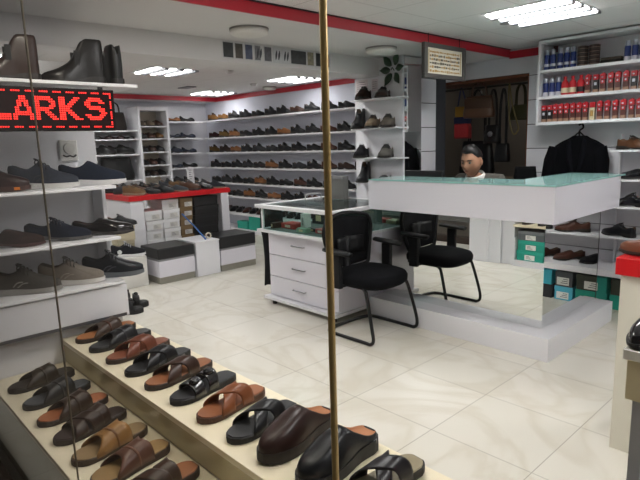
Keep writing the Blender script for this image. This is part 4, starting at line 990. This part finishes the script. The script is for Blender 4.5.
def skin_body(name, verts, edges, radii, mat, parent=None, sub=2, root=0):
    me = bpy.data.meshes.new(name); me.from_pydata(verts, edges, [])
    o = bpy.data.objects.new(name, me); COL.objects.link(o)
    md = o.modifiers.new('skin', 'SKIN'); md.use_smooth_shade = True
    for i, r_ in enumerate(radii): me.skin_vertices[0].data[i].radius = r_ if isinstance(r_, tuple) else (r_, r_)
    me.skin_vertices[0].data[root].use_root = True
    s_ = o.modifiers.new('sub', 'SUBSURF'); s_.levels = sub; s_.render_levels = sub
    dg = bpy.context.evaluated_depsgraph_get(); ev = o.evaluated_get(dg)
    m2 = bpy.data.meshes.new_from_object(ev); bpy.data.objects.remove(o)
    m2.materials.clear(); m2.materials.append(mat)
    for p in m2.polygons: p.use_smooth = True
    return m2
SKIN = M('skin', 'a87a60', .5, noise=.05, nscale=15)
px0, py0 = -2.47, 4.34
man = thing('person', 'man in a white-collared shirt and grey jacket sitting behind the counter, looking down', 'person', (px0, py0, 0))
# local: faces -Y. joints
V = [(0, 0, .63), (0, -.03, .80), (0, -.09, 1.00), (0, -.14, 1.125), (0, -.185, 1.165), (0, -.215, 1.20), # spine, neck, skull base
     (.09, 0, .62), (.12, -.25, .64), (.125, -.40, .60), (.13, -.38, .34), (.13, -.32, .08), (.135, -.40, .045), (.14, -.45, .035),
     (-.09, 0, .62), (-.12, -.25, .64), (-.125, -.40, .60), (-.13, -.38, .34), (-.13, -.32, .08), (-.135, -.40, .045), (-.14, -.45, .035),
     (.17, -.13, 1.14), (.235, -.14, .97), (.25, -.19, .83), (.20, -.31, .79), (.15, -.40, .785),
     (-.17, -.13, 1.14), (-.235, -.14, .97), (-.25, -.19, .83), (-.20, -.31, .79), (-.15, -.40, .785)]
E_ = [(0, 1), (1, 2), (2, 3), (3, 4), (4, 5), (0, 6), (6, 7), (7, 8), (8, 9), (9, 10), (10, 11), (11, 12), (0, 13), (13, 14), (14, 15), (15, 16), (16, 17), (17, 18), (18, 19),
      (3, 20), (20, 21), (21, 22), (22, 23), (23, 24), (3, 25), (25, 26), (26, 27), (27, 28), (28, 29)]
Rr = [(.13, .10), (.125, .095), (.14, .095), (.10, .075), (.052, .055), (.05, .055), .085, .075, .062, .05, .04, .038, .03, .085, .075, .062, .05, .04, .038, .03, .062, .048, .042, .038, .028, .062, .048, .042, .038, .028]
# fingers: short chains rooted inside the palms
Rr = list(Rr)
for wi, sg in ((24, 1), (29, -1)):
    wx, wy, wz = V[wi]
    V.append((wx - sg * .012, wy - .055, wz - .004)); Rr.append((.034, .016)); E_.append((wi, len(V) - 1)); palm = len(V) - 1
    bxp = V[palm]
    for k, (off, ln) in enumerate(((-.030, .064), (-.011, .076), (.009, .070), (.028, .056))):
        pr = palm
        for q in (0.25, 0.65, 1.0):
            V.append((bxp[0] + sg * off * (1 + .15 * q), bxp[1] - .022 - ln * q, bxp[2] - .012 * q * q)); Rr.append(.0095 - .002 * q); E_.append((pr, len(V) - 1)); pr = len(V) - 1
    pr = wi
    for q in (.4, .75, 1.0):
        V.append((wx - sg * (.02 + .035 * q), wy - .02 - .055 * q, wz - .008)); Rr.append(.011 - .002 * q); E_.append((pr, len(V) - 1)); pr = len(V) - 1
body = skin_body('body', V, E_, Rr, SKIN)
# head sculpted on a sphere grid
HC = Vector((0.0, -.265, 1.308))
hrot = Matrix.Rotation(Rd(3), 4, 'Z') @ Matrix.Rotation(Rd(12), 4, 'X') @ Matrix.Scale(1.03, 4)
NU, NV = 40, 30
def g(x, s): return math.exp(-(x / s) ** 2)
def head_pt(u, v, off=0.0):
    lon = 2 * PI * u / NU; lat = -PI / 2 + PI * v / NV       # lon 0 = face (-Y)
    cx_, cz = math.cos(lat), math.sin(lat); fx, fy = math.sin(lon), -math.cos(lon)
    a, bf, c = .076, .097, .123
    wid = a * (1 - .26 * max(0, -cz - .15) ** 1.0 * (1 if fy < .3 else .4)); X = wid * cx_ * fx
    dep = bf * (1.0 if fy > 0 else .94); Y = dep * cx_ * fy; Z = c * cz
    front = max(0, -fy)
    if fy > 0 and cz < -.2: Y *= (1 - .38 * (-cz - .2))
    d = lon if lon < PI else lon - 2 * PI
    ex = X; ez = Z
    if front > .2:
        Y -= .029 * g(ex, .014) * g(ez + .024, .020) + .014 * g(ex, .010) * g(ez - .005, .026)       # nose
        Y += .010 * (g(ex - .032, .016) + g(ex + .032, .016)) * g(ez - .010, .014)                    # eye sockets
        Y -= .006 * (g(ex - .03, .026) + g(ex + .03, .026)) * g(ez - .032, .012)                      # brow
        Y -= .006 * g(ex, .024) * g(ez + .058, .010) ; Y += .004 * g(ex, .022) * g(ez + .0635, .004)  # lips
        Y -= .010 * g(ex, .022) * g(ez + .098, .018)                                                  # chin
        X += .004 * math.copysign(1, ex) * g(abs(ex) - .055, .02) * g(ez + .018, .02)                 # cheek bones
    n = Vector((X / a ** 2, Y / bf ** 2, Z / c ** 2)).normalized()
    return Vector((X, Y, Z)) + n * off
bmh = bmesh.new(); bmh.from_mesh(body); bpy.data.meshes.remove(body)
def addgrid(bm, fn, rows, cols_, closed=True):
    vs = [[bm.verts.new(fn(u, v)) for u in range(cols_)] for v in rows]
    for i in range(len(vs) - 1):
        for j in range(cols_):
            try: f = bm.faces.new((vs[i][j], vs[i][(j + 1) % cols_], vs[i + 1][(j + 1) % cols_], vs[i + 1][j])); f.smooth = True
            except ValueError: pass
    return vs
def hx(p): return HC + (hrot @ p)
addgrid(bmh, lambda u, v: hx(head_pt(u, min(max(v, .15), NV - .15))), range(NV + 1), NU)
for sg in (-1, 1):   # ears
    def ear(u, v, sg=sg):
        a_ = 2 * PI * u / 12; la = -PI / 2 + PI * min(max(v, .1), 7.9) / 8
        return hx(Vector((sg * .077 + sg * .010 * math.cos(la) * math.cos(a_) + sg * .006 * math.sin(a_) * math.cos(la), .012 + .018 * math.cos(la) * math.sin(a_), -.004 + .032 * math.sin(la))))
    addgrid(bmh, ear, range(9), 12)
bmesh.ops.recalc_face_normals(bmh, faces=bmh.faces[:])
bme = bpy.data.meshes.new('body'); bmh.to_mesh(bme); bmh.free(); bme.materials.append(SKIN)
for p in bme.polygons: p.use_smooth = True
mkobj('body', bme, (0, 0, 0), 0, man)
HAIR = M('hair_black', '0b0a0b', .45, bump=.5, nscale=120)
bmq = bmesh.new(); random.seed(3)
def hairpt(u, v):
    lon = 2 * PI * u / NU; d = abs(lon if lon < PI else lon - 2 * PI)
    vmin = 21.8 if d < .75 else (21.8 - (d - .75) / .6 * 4.0 if d < 1.35 else (17.8 if d < 1.8 else 17.8 - (d - 1.8) * 4.4))
    vv = vmin + (NV - .2 - vmin) * v / 10
    rise = .006 + .012 * (v / 10) ** .5 + (.016 * g(d, .8) * g(v - 4, 4)) + .005 * math.sin(u * 3.1 + v * 2.7)
    return hx(head_pt(u, vv, 0.002 if v == 0 else rise))
addgrid(bmq, hairpt, range(11), NU)
bmesh.ops.recalc_face_normals(bmq, faces=bmq.faces[:])
hm = bpy.data.meshes.new('hair'); bmq.to_mesh(hm); bmq.free(); hm.materials.append(HAIR); mkobj('hair', hm, (0, 0, 0), 0, man)
for sg in (-1, 1):
    c_ = hx(Vector((sg * .031, -.078, .012)))
    b = MB(); b.lathe([(.001, -.0115), (.008, -.008), (.0115, 0), (.008, .008), (.001, .0115)], c_, 12); e = b.build('eye', M('eye_white', '6f665d', .3), man, smooth=True, world=False)
    c2 = hx(Vector((sg * .030, -.0885, .008))); b = MB(); b.lathe([(.001, -.005), (.0045, -.002), (.0045, .002), (.001, .005)], c2, 10); b.build('iris', M('iris_dark', '120c09', .3), e, smooth=True, world=False)
    b = MB(); b.tube([hx(Vector((sg * .013, -.094, .028))), hx(Vector((sg * .032, -.090, .034))), hx(Vector((sg * .050, -.074, .028)))], [.003, .0042, .002], 6, smooth=3); b.build('eyebrow', HAIR, man, smooth=True, world=False)
b = MB(); b.tube([hx(Vector((-.022, -.087, -.060))), hx(Vector((0, -.0985, -.058))), hx(Vector((.022, -.087, -.060)))], [.0015, .0045, .0015], 6, smooth=4); b.build('lips', M('lips', '7c4a3c', .5), man, smooth=True, world=False)
JK = M('jacket_grey', '4f4c48', .85, noise=.15, nscale=80); SH = M('shirt_white', 'dcdad6', .7); TR = M('trousers_dark', '22242b', .8)
JV = [V[i] for i in range(0, 4)] + [V[20], V[21], V[22], V[23], V[25], V[26], V[27], V[28]]
JE = [(0, 1), (1, 2), (2, 3), (3, 4), (4, 5), (5, 6), (6, 7), (3, 8), (8, 9), (9, 10), (10, 11)]
JR = [(.145, .115), (.14, .11), (.155, .11), (.12, .085), .082, .062, .055, .05, .078, .062, .055, .05]
jm = skin_body('jacket', JV, JE, JR, JK); mkobj('jacket', jm, (0, 0, 0), 0, man)
TV = [V[0]] + V[6:11] + V[13:18]
TE = [(0, 1), (1, 2), (2, 3), (3, 4), (4, 5), (0, 6), (6, 7), (7, 8), (8, 9), (9, 10)]
tm = skin_body('trousers', TV, TE, [(.145, .112), .1, .09, .076, .062, .054, .1, .09, .076, .062, .054], TR); mkobj('trousers', tm, (0, 0, 0), 0, man)
rs = []
for k, (z, r_) in enumerate(((1.11, .108), (1.14, .088), (1.175, .079), (1.205, .074), (1.195, .080), (1.15, .092))):
    rs.append([(r_ * math.sin(q * PI / 10), -.165 - (z - 1.11) * .45 - r_ * .95 * math.cos(q * PI / 10), z - .028 * math.cos(q * PI / 10)) for q in range(20)])
MB().rings(rs, cap0=False, cap1=False).build('shirt_collar', SH, man, smooth=True, world=False)
for sg in (1, -1):
    MB().box(.095 * sg if sg > 0 else -.175, .175 if sg > 0 else -.095, -.475, -.27, .0, .055, bev=.02).build('shoe', M('shoe_black', '121212', .4), man, world=False)
random.seed(11)

# ------------------------------------------------------------------ bags in the doorway
t = thing('hanging_rail', 'dark rail across the doorway from which the bags hang', 'rail', (-3.2, 5.52, 2.04))
MB().tube([(-3.75, 5.52, 2.045), (-2.6, 5.52, 2.045)], .011, 10).build('rail', M('rail_dark', '2b2826', .4, .5), t)
for x in (-3.73, -2.62): MB().tube([(x, 5.52, 2.045), (x, 5.52, 2.086)], .006, 6).build('hook', M('rail_dark', '2b2826', .4, .5), t)
hg = 'bags hanging in the storeroom doorway'
soft_bag('handbag', 'brown leather bag with handles hanging in the doorway', -3.22, 5.45, 1.72, .36, .12, .23, '5a4030', Rd(14), hz=.15, group=hg, flap='4b3527')
t = thing('sling_bag', 'bag banded yellow, blue and red hanging at the left of the doorway', 'bag', (-3.47, 5.52, 1.5), 0, hg)
bx(-3.58, -3.42, 5.53, 5.60, 1.74, 1.86, bev=.012).build('upper_panel', M('bag_yellow', 'b58a2c', .6), t)
bx(-3.59, -3.405, 5.525, 5.605, 1.665, 1.745, bev=.012).build('middle_panel', M('bag_navy', '1f2c5c', .6), t)
bx(-3.58, -3.405, 5.515, 5.605, 1.515, 1.67, bev=.015).build('flap', M('bag_red', 'b0242a', .5), t)
bx(-3.595, -3.40, 5.54, 5.61, 1.50, 1.64, bev=.01).build('bag_body', M('bag_red_dark', '84181f', .5), t)
MB().tube([(-3.56, 5.56, 1.85), (-3.53, 5.55, 1.98), (-3.50, 5.535, 2.065), (-3.47, 5.55, 1.98), (-3.44, 5.56, 1.85)], .008, 6, smooth=4).build('strap', M('bag_navy', '1f2c5c', .6), t, smooth=True)
soft_bag('handbag', 'dark bag with a bright metal clasp hanging under the brown one', -3.13, 5.59, 1.44, .20, .10, .20, '1c1a1b', Rd(5), hz=.38, group=hg, clasp=True)
soft_bag('handbag', 'small knotted black bag hanging lowest in the doorway', -2.96, 5.50, 1.24, .18, .10, .20, '0f1012', 0, hz=.57, group=hg)
soft_bag('handbag', 'large black bag hanging in the shade behind the man', -3.36, 5.66, 1.05, .46, .12, .42, '0c0d11', 0, hz=.57, group=hg)
b = MB()
b.tube([(-2.90, 5.50, 2.06), (-2.86, 5.49, 1.85), (-2.80, 5.49, 1.66), (-2.78, 5.49, 1.58), (-2.83, 5.49, 1.53), (-2.88, 5.50, 1.64), (-2.91, 5.51, 1.9), (-2.915, 5.52, 2.06)], .008, 6, smooth=4)
tag(b.build('shoulder_strap', M('strap_olive', '6b5f35', .6), smooth=True), 'olive shoulder strap dangling right of the brown bag', 'strap', hg)
soft_bag('handbag', 'olive bag in the dark of the doorway, right of the brown one', -2.86, 5.68, 1.68, .24, .12, .16, '3a3a22', 0, hz=.22, group=hg)
soft_bag('handbag', 'rounded black bag showing above the counter right of the man', -2.36, 4.82, .981, .23, .15, .25, '0c0d10', Rd(35), handle=False, mat=M('bag_dull_black', '08090b', .9, spec=.1))
# cartons in the storeroom
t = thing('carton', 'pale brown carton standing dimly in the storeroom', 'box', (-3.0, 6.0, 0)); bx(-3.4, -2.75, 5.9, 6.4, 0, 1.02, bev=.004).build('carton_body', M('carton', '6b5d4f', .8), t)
bx(-3.4, -2.75, 6.12, 6.18, 1.02, 1.022).build('tape', M('carton_tape', '8a7a60', .5), t)

# ------------------------------------------------------------------ right shelves: bottles, tins, jacket, shoes
t = thing('bottle_shelf', 'white wall shelf unit of shoe-care bottles high on the right', 'shelves', (-1.2, 5.14, 1.6))
UX0, UX1, UY = -2.365, -.6, 5.0
bx(UX0, UX0 + .02, UY, 5.278, 1.60, 2.325).build('side_panel', SHELFW, t)
bx(UX1 - .02, UX1, UY, 5.278, 1.60, 2.325).build('side_panel', SHELFW, t)
bx(UX0, UX1, UY, 5.278, 2.325, 2.347).build('top_panel', SHELFW, t)
bx(UX0 + .02, UX1 - .02, 5.262, 5.278, 1.62, 2.325).build('back_panel', WHITE, t)
for z in (2.09, 1.858, 1.628): bx(UX0 + .02, UX1 - .02, UY, 5.262, z - .026, z).build('shelf', SHELFW, t)
_K = {}
def lath_obj(name, key, parts, loc, label, cat, group):
    if key not in _K:
        b = MB(); mats = []
        for i, (prof, m, kind) in enumerate(parts):
            b.mat(i); mats.append(m)
            if kind == 'l': b.lathe(prof, seg=14)
            else: b.box(*prof, bev=.003)
        _K[key] = b.mesh(name, mats, smooth=False)
    return tag(mkobj(name, _K[key], loc, 0), label, cat, group)
BLU, SIL, REDc, CRM, DKB = M('can_blue', '1d3274', .35), M('can_silver', 'b4b8c4', .3, .6), M('cap_red', 'c2202c', .35), M('label_cream', 'd8cfae', .5), M('bottle_brown', '57302a', .35)
WHT = M('label_white', 'd4d6e0', .5)
can = [([(.001, 0), (.024, 0), (.025, .004), (.025, .125), (.023, .132)], BLU, 'l'), ([(.0252, .030), (.0256, .031), (.0256, .052), (.0252, .053)], WHT, 'l'), ([(.023, .132), (.019, .140), (.018, .175), (.001, .178)], SIL, 'l')]
can2 = [([(.001, 0), (.024, 0), (.025, .004), (.025, .035), (.024, .036)], WHT, 'l'), ([(.0245, .036), (.025, .037), (.025, .11), (.023, .118)], BLU, 'l'), ([(.023, .118), (.019, .128), (.018, .158), (.001, .16)], SIL, 'l')]
pol = [((-.021, .021, -.016, .016, 0, .105), DKB, 'b'), ((-.0215, .0215, -.0165, .0165, .0, .028), M('bottle_tan', 'a0806a', .4), 'b'), ((-.022, .022, -.018, .018, .105, .150), REDc, 'b'), ((-.016, .016, -.0172, -.016, .070, .098), REDc, 'b'), ((-.006, .006, -.0178, -.0172, .078, .094), WHT, 'b'), ((-.010, .004, -.0190, -.018, .118, .130), WHT, 'b'), ([(.001, .15), (.014, .15), (.013, .158), (.001, .160)], REDc, 'l')]
polK = [((-.021, .021, -.016, .016, 0, .105), M('bottle_black', '1d1a1b', .35), 'b'), ((-.0215, .0215, -.0165, .0165, .0, .028), M('bottle_tan', 'a0806a', .4), 'b'), ((-.022, .022, -.018, .018, .105, .150), REDc, 'b'), ((-.010, .010, -.0172, -.016, .060, .085), WHT, 'b'), ((-.010, .004, -.0190, -.018, .118, .130), WHT, 'b')]
polC = [((-.021, .021, -.016, .016, 0, .105), CRM, 'b'), ((-.022, .022, -.018, .018, .105, .150), REDc, 'b'), ((-.012, .012, -.0172, -.016, .03, .080), M('label_gold', 'b08a4a', .5), 'b')]
wide = [([(.001, 0), (.031, 0), (.032, .005), (.032, .095), (.026, .115), (.012, .13)], REDc, 'l'), ([(.0322, .018), (.0328, .019), (.0328, .060), (.0322, .061)], CRM, 'l'), ([(.012, .13), (.014, .132), (.014, .16), (.001, .162)], REDc, 'l')]
wideK = [([(.001, 0), (.031, 0), (.032, .005), (.032, .095), (.026, .115), (.012, .13)], REDc, 'l'), ([(.0322, .018), (.0328, .019), (.0328, .060), (.0322, .061)], M('bottle_black', '1d1a1b', .35), 'l'), ([(.012, .13), (.014, .132), (.014, .16), (.001, .162)], REDc, 'l')]
YB = 5.065
for i, x in enumerate((-2.31, -2.254, -2.191, -2.133, -2.076)): lath_obj('spray_can', 'can', can, (x, YB, 2.091), 'blue spray can with silver cap on the top shelf, %s from the left' % ORD[i], 'spray can', 'blue spray cans left of the tins')
for i, x in enumerate((-1.638, -1.581, -1.527)): lath_obj('spray_can', 'can2', can2, (x, YB, 2.091), 'blue and white spray can, %s to the right of the dark brush' % ORD[i], 'spray can', 'blue and white spray cans by the right edge')
tin = [([(.001, 0), (.043, 0), (.044, .002), (.044, .020)], M('tin_black', '1d1716', .35), 'l'), ([(.045, .020), (.045, .031), (.043, .033), (.001, .033)], M('tin_brown', '3a2620', .35), 'l'), ([(.0442, .008), (.0446, .009), (.0446, .013), (.0442, .014)], M('tin_label', '8a7468', .5), 'l')]
for si, x in enumerate((-2.0, -1.903)):
    for k in range(5):
        lath_obj('polish_tin', 'tin', tin, (x, YB + .01, 2.091 + k * .0335), 'round dark polish tin, %s from the bottom of the %s stack' % (ORD[k], ['left', 'right'][si]), 'tin', 'stacked polish tins')
t = thing('shoe_brush', 'long dark shoe brush lying on the top shelf beside the tins', 'brush', (-1.76, 5.07, 2.091))
bx(-1.845, -1.675, 5.04, 5.10, 2.092, 2.118, bev=.006).build('bristles', M('bristle', '17130f', .9), t)
MB().box(-.085, .085, -.033, .033, 0, .02, bev=.008).build('brush_handle', M('brush_wood', '3a2a1c', .4), t, world=False).location = (0, 0, .027)
for i, x in enumerate((-2.312, -2.253, -2.196)): lath_obj('spray_can', 'can2', can2, (x, YB, 1.859), 'blue can with white foot on the middle shelf, %s from the left' % ORD[i], 'spray can', 'blue cans on the middle shelf')
for i, x in enumerate((-2.137, -2.07, -2.0)): lath_obj('polish_bottle', ['wide', 'wide', 'wideK'][i], [wide, wide, wideK][i], (x, YB, 1.859), ['round red bottle with cream label right beside the blue cans', 'round red bottle with cream label, second right of the blue cans', 'round red bottle with a black label on the middle shelf'][i], 'bottle', 'round red bottles on the middle shelf')
for i, x in enumerate((-1.939, -1.872, -1.815, -1.751, -1.696, -1.634, -1.573, -1.518)):
    k = 'polK' if i in (1, 6) else 'pol'
    lath_obj('polish_bottle', k, {'pol': pol, 'polK': polK}[k], (x, YB, 1.859), '%s liquid polish bottle on the middle shelf, %s right of the round red ones' % ('black' if k == 'polK' else 'brown', ORD[i]), 'bottle', 'liquid polish bottles on the middle shelf')
for i, x in enumerate((-2.315, -2.26, -2.21, -2.16, -2.111, -2.054, -2.002, -1.947, -1.889, -1.827, -1.767, -1.703, -1.641, -1.577, -1.521)):
    k = 'polK' if i in (0, 1) else ('polC' if i == 8 else 'pol')
    lath_obj('polish_bottle', k, {'pol': pol, 'polK': polK, 'polC': polC}[k], (x, YB, 1.629), '%s red-capped polish bottle, %s from left on the bottom bottle shelf' % ({'pol': 'brown', 'polK': 'black', 'polC': 'cream'}[k], ORD[i]), 'bottle', 'liquid polish bottles on the bottom bottle shelf')
# jacket on a hanger
t = thing('jacket', 'black jacket on a hanger below the bottle shelf', 'jacket', (-2.03, 5.17, 1.1))
JM = M('jacket_black', '07080c', .95, spec=.08, bump=.15, nscale=200)
rs = []
for z, hw, dp in ((.90, .235, .05), (1.02, .24, .055), (1.14, .242, .06), (1.27, .245, .06), (1.36, .24, .06), (1.41, .215, .055), (1.45, .15, .05), (1.475, .09, .042), (1.495, .06, .036)):
    rs.append([(-2.03 + hw * math.copysign(abs(math.cos(q * PI / 14)) ** .7, math.cos(q * PI / 14)), 5.175 + dp * math.copysign(abs(math.sin(q * PI / 14)) ** .8, math.sin(q * PI / 14)) - .006 * math.sin(q * 2.3 + z * 9), z) for q in range(28)])
MB().rings(rs).build('jacket_body', JM, t, smooth=True)
for sg in (-1, 1):
    MB().tube([(-2.045 + sg * .20, 5.165, 1.395), (-2.05 + sg * .225, 5.16, 1.27), (-2.06 + sg * .24, 5.155, 1.10), (-2.065 + sg * .245, 5.15, .89)], [.055, .066, .060, .05], 12).build('sleeve', JM, t, smooth=True)
    G0, G1 = [], []
    for i in range(8):
        f = i / 7; z = 1.485 - f * .36; xc = -2.03 + sg * (.055 - .045 * f); wv = .012 + .05 * math.sin(PI * min(1, f + .1)) * .8
        G0.append([(xc + sg * wv * j / 3, 5.108 - .012 * math.sin(j) + .03 * max(0, .3 - f), z - .008 * j) for j in range(4)]); G1.append([(a + 0, b_ + .006, c) for a, b_, c in G0[-1]])
    MB().shell(G0, G1).build('lapel', M('lapel_black', '0b0c12', .9, spec=.1), t, smooth=True)
bx(-1.985, -1.955, 5.108, 5.112, 1.285, 1.30).build('logo_patch', M('label_white', 'd4d6e0', .5), t)
h = thing('coat_hanger', 'black hanger hooked under the bottle shelf, holding the jacket', 'hanger', (-2.03, 5.17, 1.45))
MB().tube([(-2.03, 5.17, 1.49), (-2.03, 5.17, 1.54), (-2.0, 5.17, 1.565), (-2.01, 5.17, 1.60), (-2.04, 5.17, 1.59)], .008, 8, smooth=4).build('hook', BLACK, h, smooth=True)
MB().tube([(-2.03, 5.17, 1.53), (-2.075, 5.165, 1.49), (-2.10, 5.165, 1.465)], .007, 8).build('shoulder_bar', BLACK, h)
MB().tube([(-2.03, 5.17, 1.53), (-1.985, 5.165, 1.49), (-1.96, 5.165, 1.465)], .007, 8).build('shoulder_bar', BLACK, h)
# lower shelves
t = thing('shoe_shelving', 'white lower wall shelves of dress shoes on the right, behind the counter', 'shelves', (-1.0, 5.14, 0))
for z, xa in ((1.367, -1.705), (1.12, -1.705), (.888, -1.79), (.622, -2.30)): bx(xa, .9, 5.0, 5.278, z - .016, z).build('shelf', SHELFW, t)
bx(-2.30, .9, 4.86, 5.278, .30, .355).build('shelf', SHELFW, t)
for xa in (-2.30, .88): bx(xa, xa + .02, 5.0, 5.278, 0, .30).build('side_panel', SHELFW, t)
for xa in (-1.70, ): bx(xa, xa + .012, 5.22, 5.278, .355, 1.50).build('upright', SHELFW, t)
def rshoe(x, z, c, st, row, pos, kd='leather', rz=-20):
    shoe('dress_shoe', ('%s %s seen mirrored in the counter end, %s, %s' if 'edge' in pos else '%s %s on the right wall shelves, %s, %s') % (CN[c], {'loafer': 'loafer', 'oxford': 'lace-up'}[st], row, pos), 'shoe', (x, 5.10, z + .001), Rd(rz), st, c, kd, '15120f', L=.30, W=.105, group='dress shoes on the right wall shelves')
CN['5a3a24'] = 'mid brown'
rshoe(-1.55, 1.367, '5a3a24', 'oxford', 'above the counter', 'the topmost')
rshoe(-1.52, 1.12, BK, 'loafer', 'under the brown one', 'toe to the left', 'patent', 160)
rshoe(-1.55, .888, BK, 'oxford', 'beside the counter end', 'laces showing', 'patent', 165)
rshoe(-1.63, .622, BK, 'oxford', 'above the red plinth', 'toe to the left', 'leather', 165)
k = 0
for z, xs_, row in ((.622, (-1.20, -.85, -.50, -.15), 'fourth row'), (.355, (-1.42, -1.18, -.95, -.72, -.49), 'lowest row'), (.888, (-1.15, -.75, -.35), 'third row'), (1.12, (-1.15, -.75), 'second row'), (1.367, (-1.1, -.7), 'top row')):
    for i, x in enumerate(xs_):
        c = [BR, BK, BK, '5a3a24', BK, BR, DB][k % 7]
        rshoe(x, z, c, 'loafer' if z < .5 else ['oxford', 'loafer'][k % 2], row, '%s from its edge' % ORD[i], 'leather', -50 if z < .5 else -20); k += 1
bxs = [(-2.25, -1.95, '1f9d8a'), (-1.93, -1.63, '2f9a8c'), (-1.61, -1.32, '3b3f34'), (-1.30, -1.13, '4d5258'), (-1.11, -.82, '39b3c8'), (-.80, -.50, '2a8a78'), (-.48, -.18, '23242a')]
for i, (a, b_, c) in enumerate(bxs):
    nm = {'1f9d8a': 'teal', '23242a': 'black', '2f9a8c': 'green-teal', '2a8a78': 'dark teal', '3b3f34': 'dark olive', '4d5258': 'grey', '39b3c8': 'light blue'}[c]
    c2 = {'1f9d8a': '1f9d8a', '23242a': '2f9a8c', '2f9a8c': '2f9a8c', '2a8a78': '2f9a8c', '3b3f34': '1f9d8a', '4d5258': '4fb0cc', '39b3c8': '23242a'}[c]
    nm2 = {'1f9d8a': 'teal', '2f9a8c': 'green-teal', '4fb0cc': 'sky blue', '23242a': 'black'}[c2]
    shoebox('%s shoe box on the floor under the right wall shelves, %s from the left' % (nm2, ORD[i]), a, b_, 4.93, 5.25, .001, .13, c2, c2, 'y-', group='shoe boxes under the right wall shelves')
    shoebox('%s shoe box upon another under the right wall shelves, %s from the left' % (nm, ORD[i]), a + .005, b_ - .005, 4.925, 5.245, .131, .27, c, c, 'y-', group='shoe boxes under the right wall shelves')

# ------------------------------------------------------------------ red-topped plinth and window stand at the right edge
t = thing('display_plinth', 'cream-white display plinth with a thick red top at the right edge', 'plinth', (-.4, 2.85, 0))
bx(-.825, -.10, 2.66, 3.02, 0, .865).build('plinth_body', M('plinth_cream', 'd8d4c6', .4), t)
bx(-.845, -.08, 2.64, 3.04, .865, .945, bev=.003).build('red_top', REDL, t)
shoe('shoe', 'brown leather shoe on the red plinth top, cut by the right edge', 'shoe', (-.735, 2.76, .946), Rd(165), 'loafer', '6a3d2a', 'leather', '2a1a12', L=.30)
t = thing('window_stand', 'white stepped window stand at the right edge carrying a black shoe', 'display stand', (-.25, 1.7, 0))
bx(-.448, .05, 1.50, 1.90, .915, .942, bev=.002).build('top_board', M('stand_white', 'd9d7d0', .35), t)
bx(-.440, .04, 1.515, 1.89, .80, .915).build('fascia', M('stand_cream', 'cdbf9c', .4), t)
bx(-.425, -.395, 1.53, 1.56, .03, .80).build('leg', M('stand_grey', '9b9b9e', .35), t)
bx(.0, .03, 1.53, 1.56, .03, .80).build('leg', M('stand_grey', '9b9b9e', .35), t)
bx(-.425, -.395, 1.85, 1.88, .03, .80).build('leg', M('stand_grey', '9b9b9e', .35), t)
bx(-.395, .0, 1.57, 1.88, .35, .37).build('lower_board', M('stand_white', 'd9d7d0', .35), t)
bx(-.44, .04, 1.51, 1.89, 0, .03).build('base', M('stand_white', 'd9d7d0', .35), t)
shoe('shoe', 'glossy black shoe on the white window stand, cut by the right edge', 'shoe', (-.395, 1.655, .943), Rd(-103), 'oxford', '141417', 'patent', '101012', L=.30)
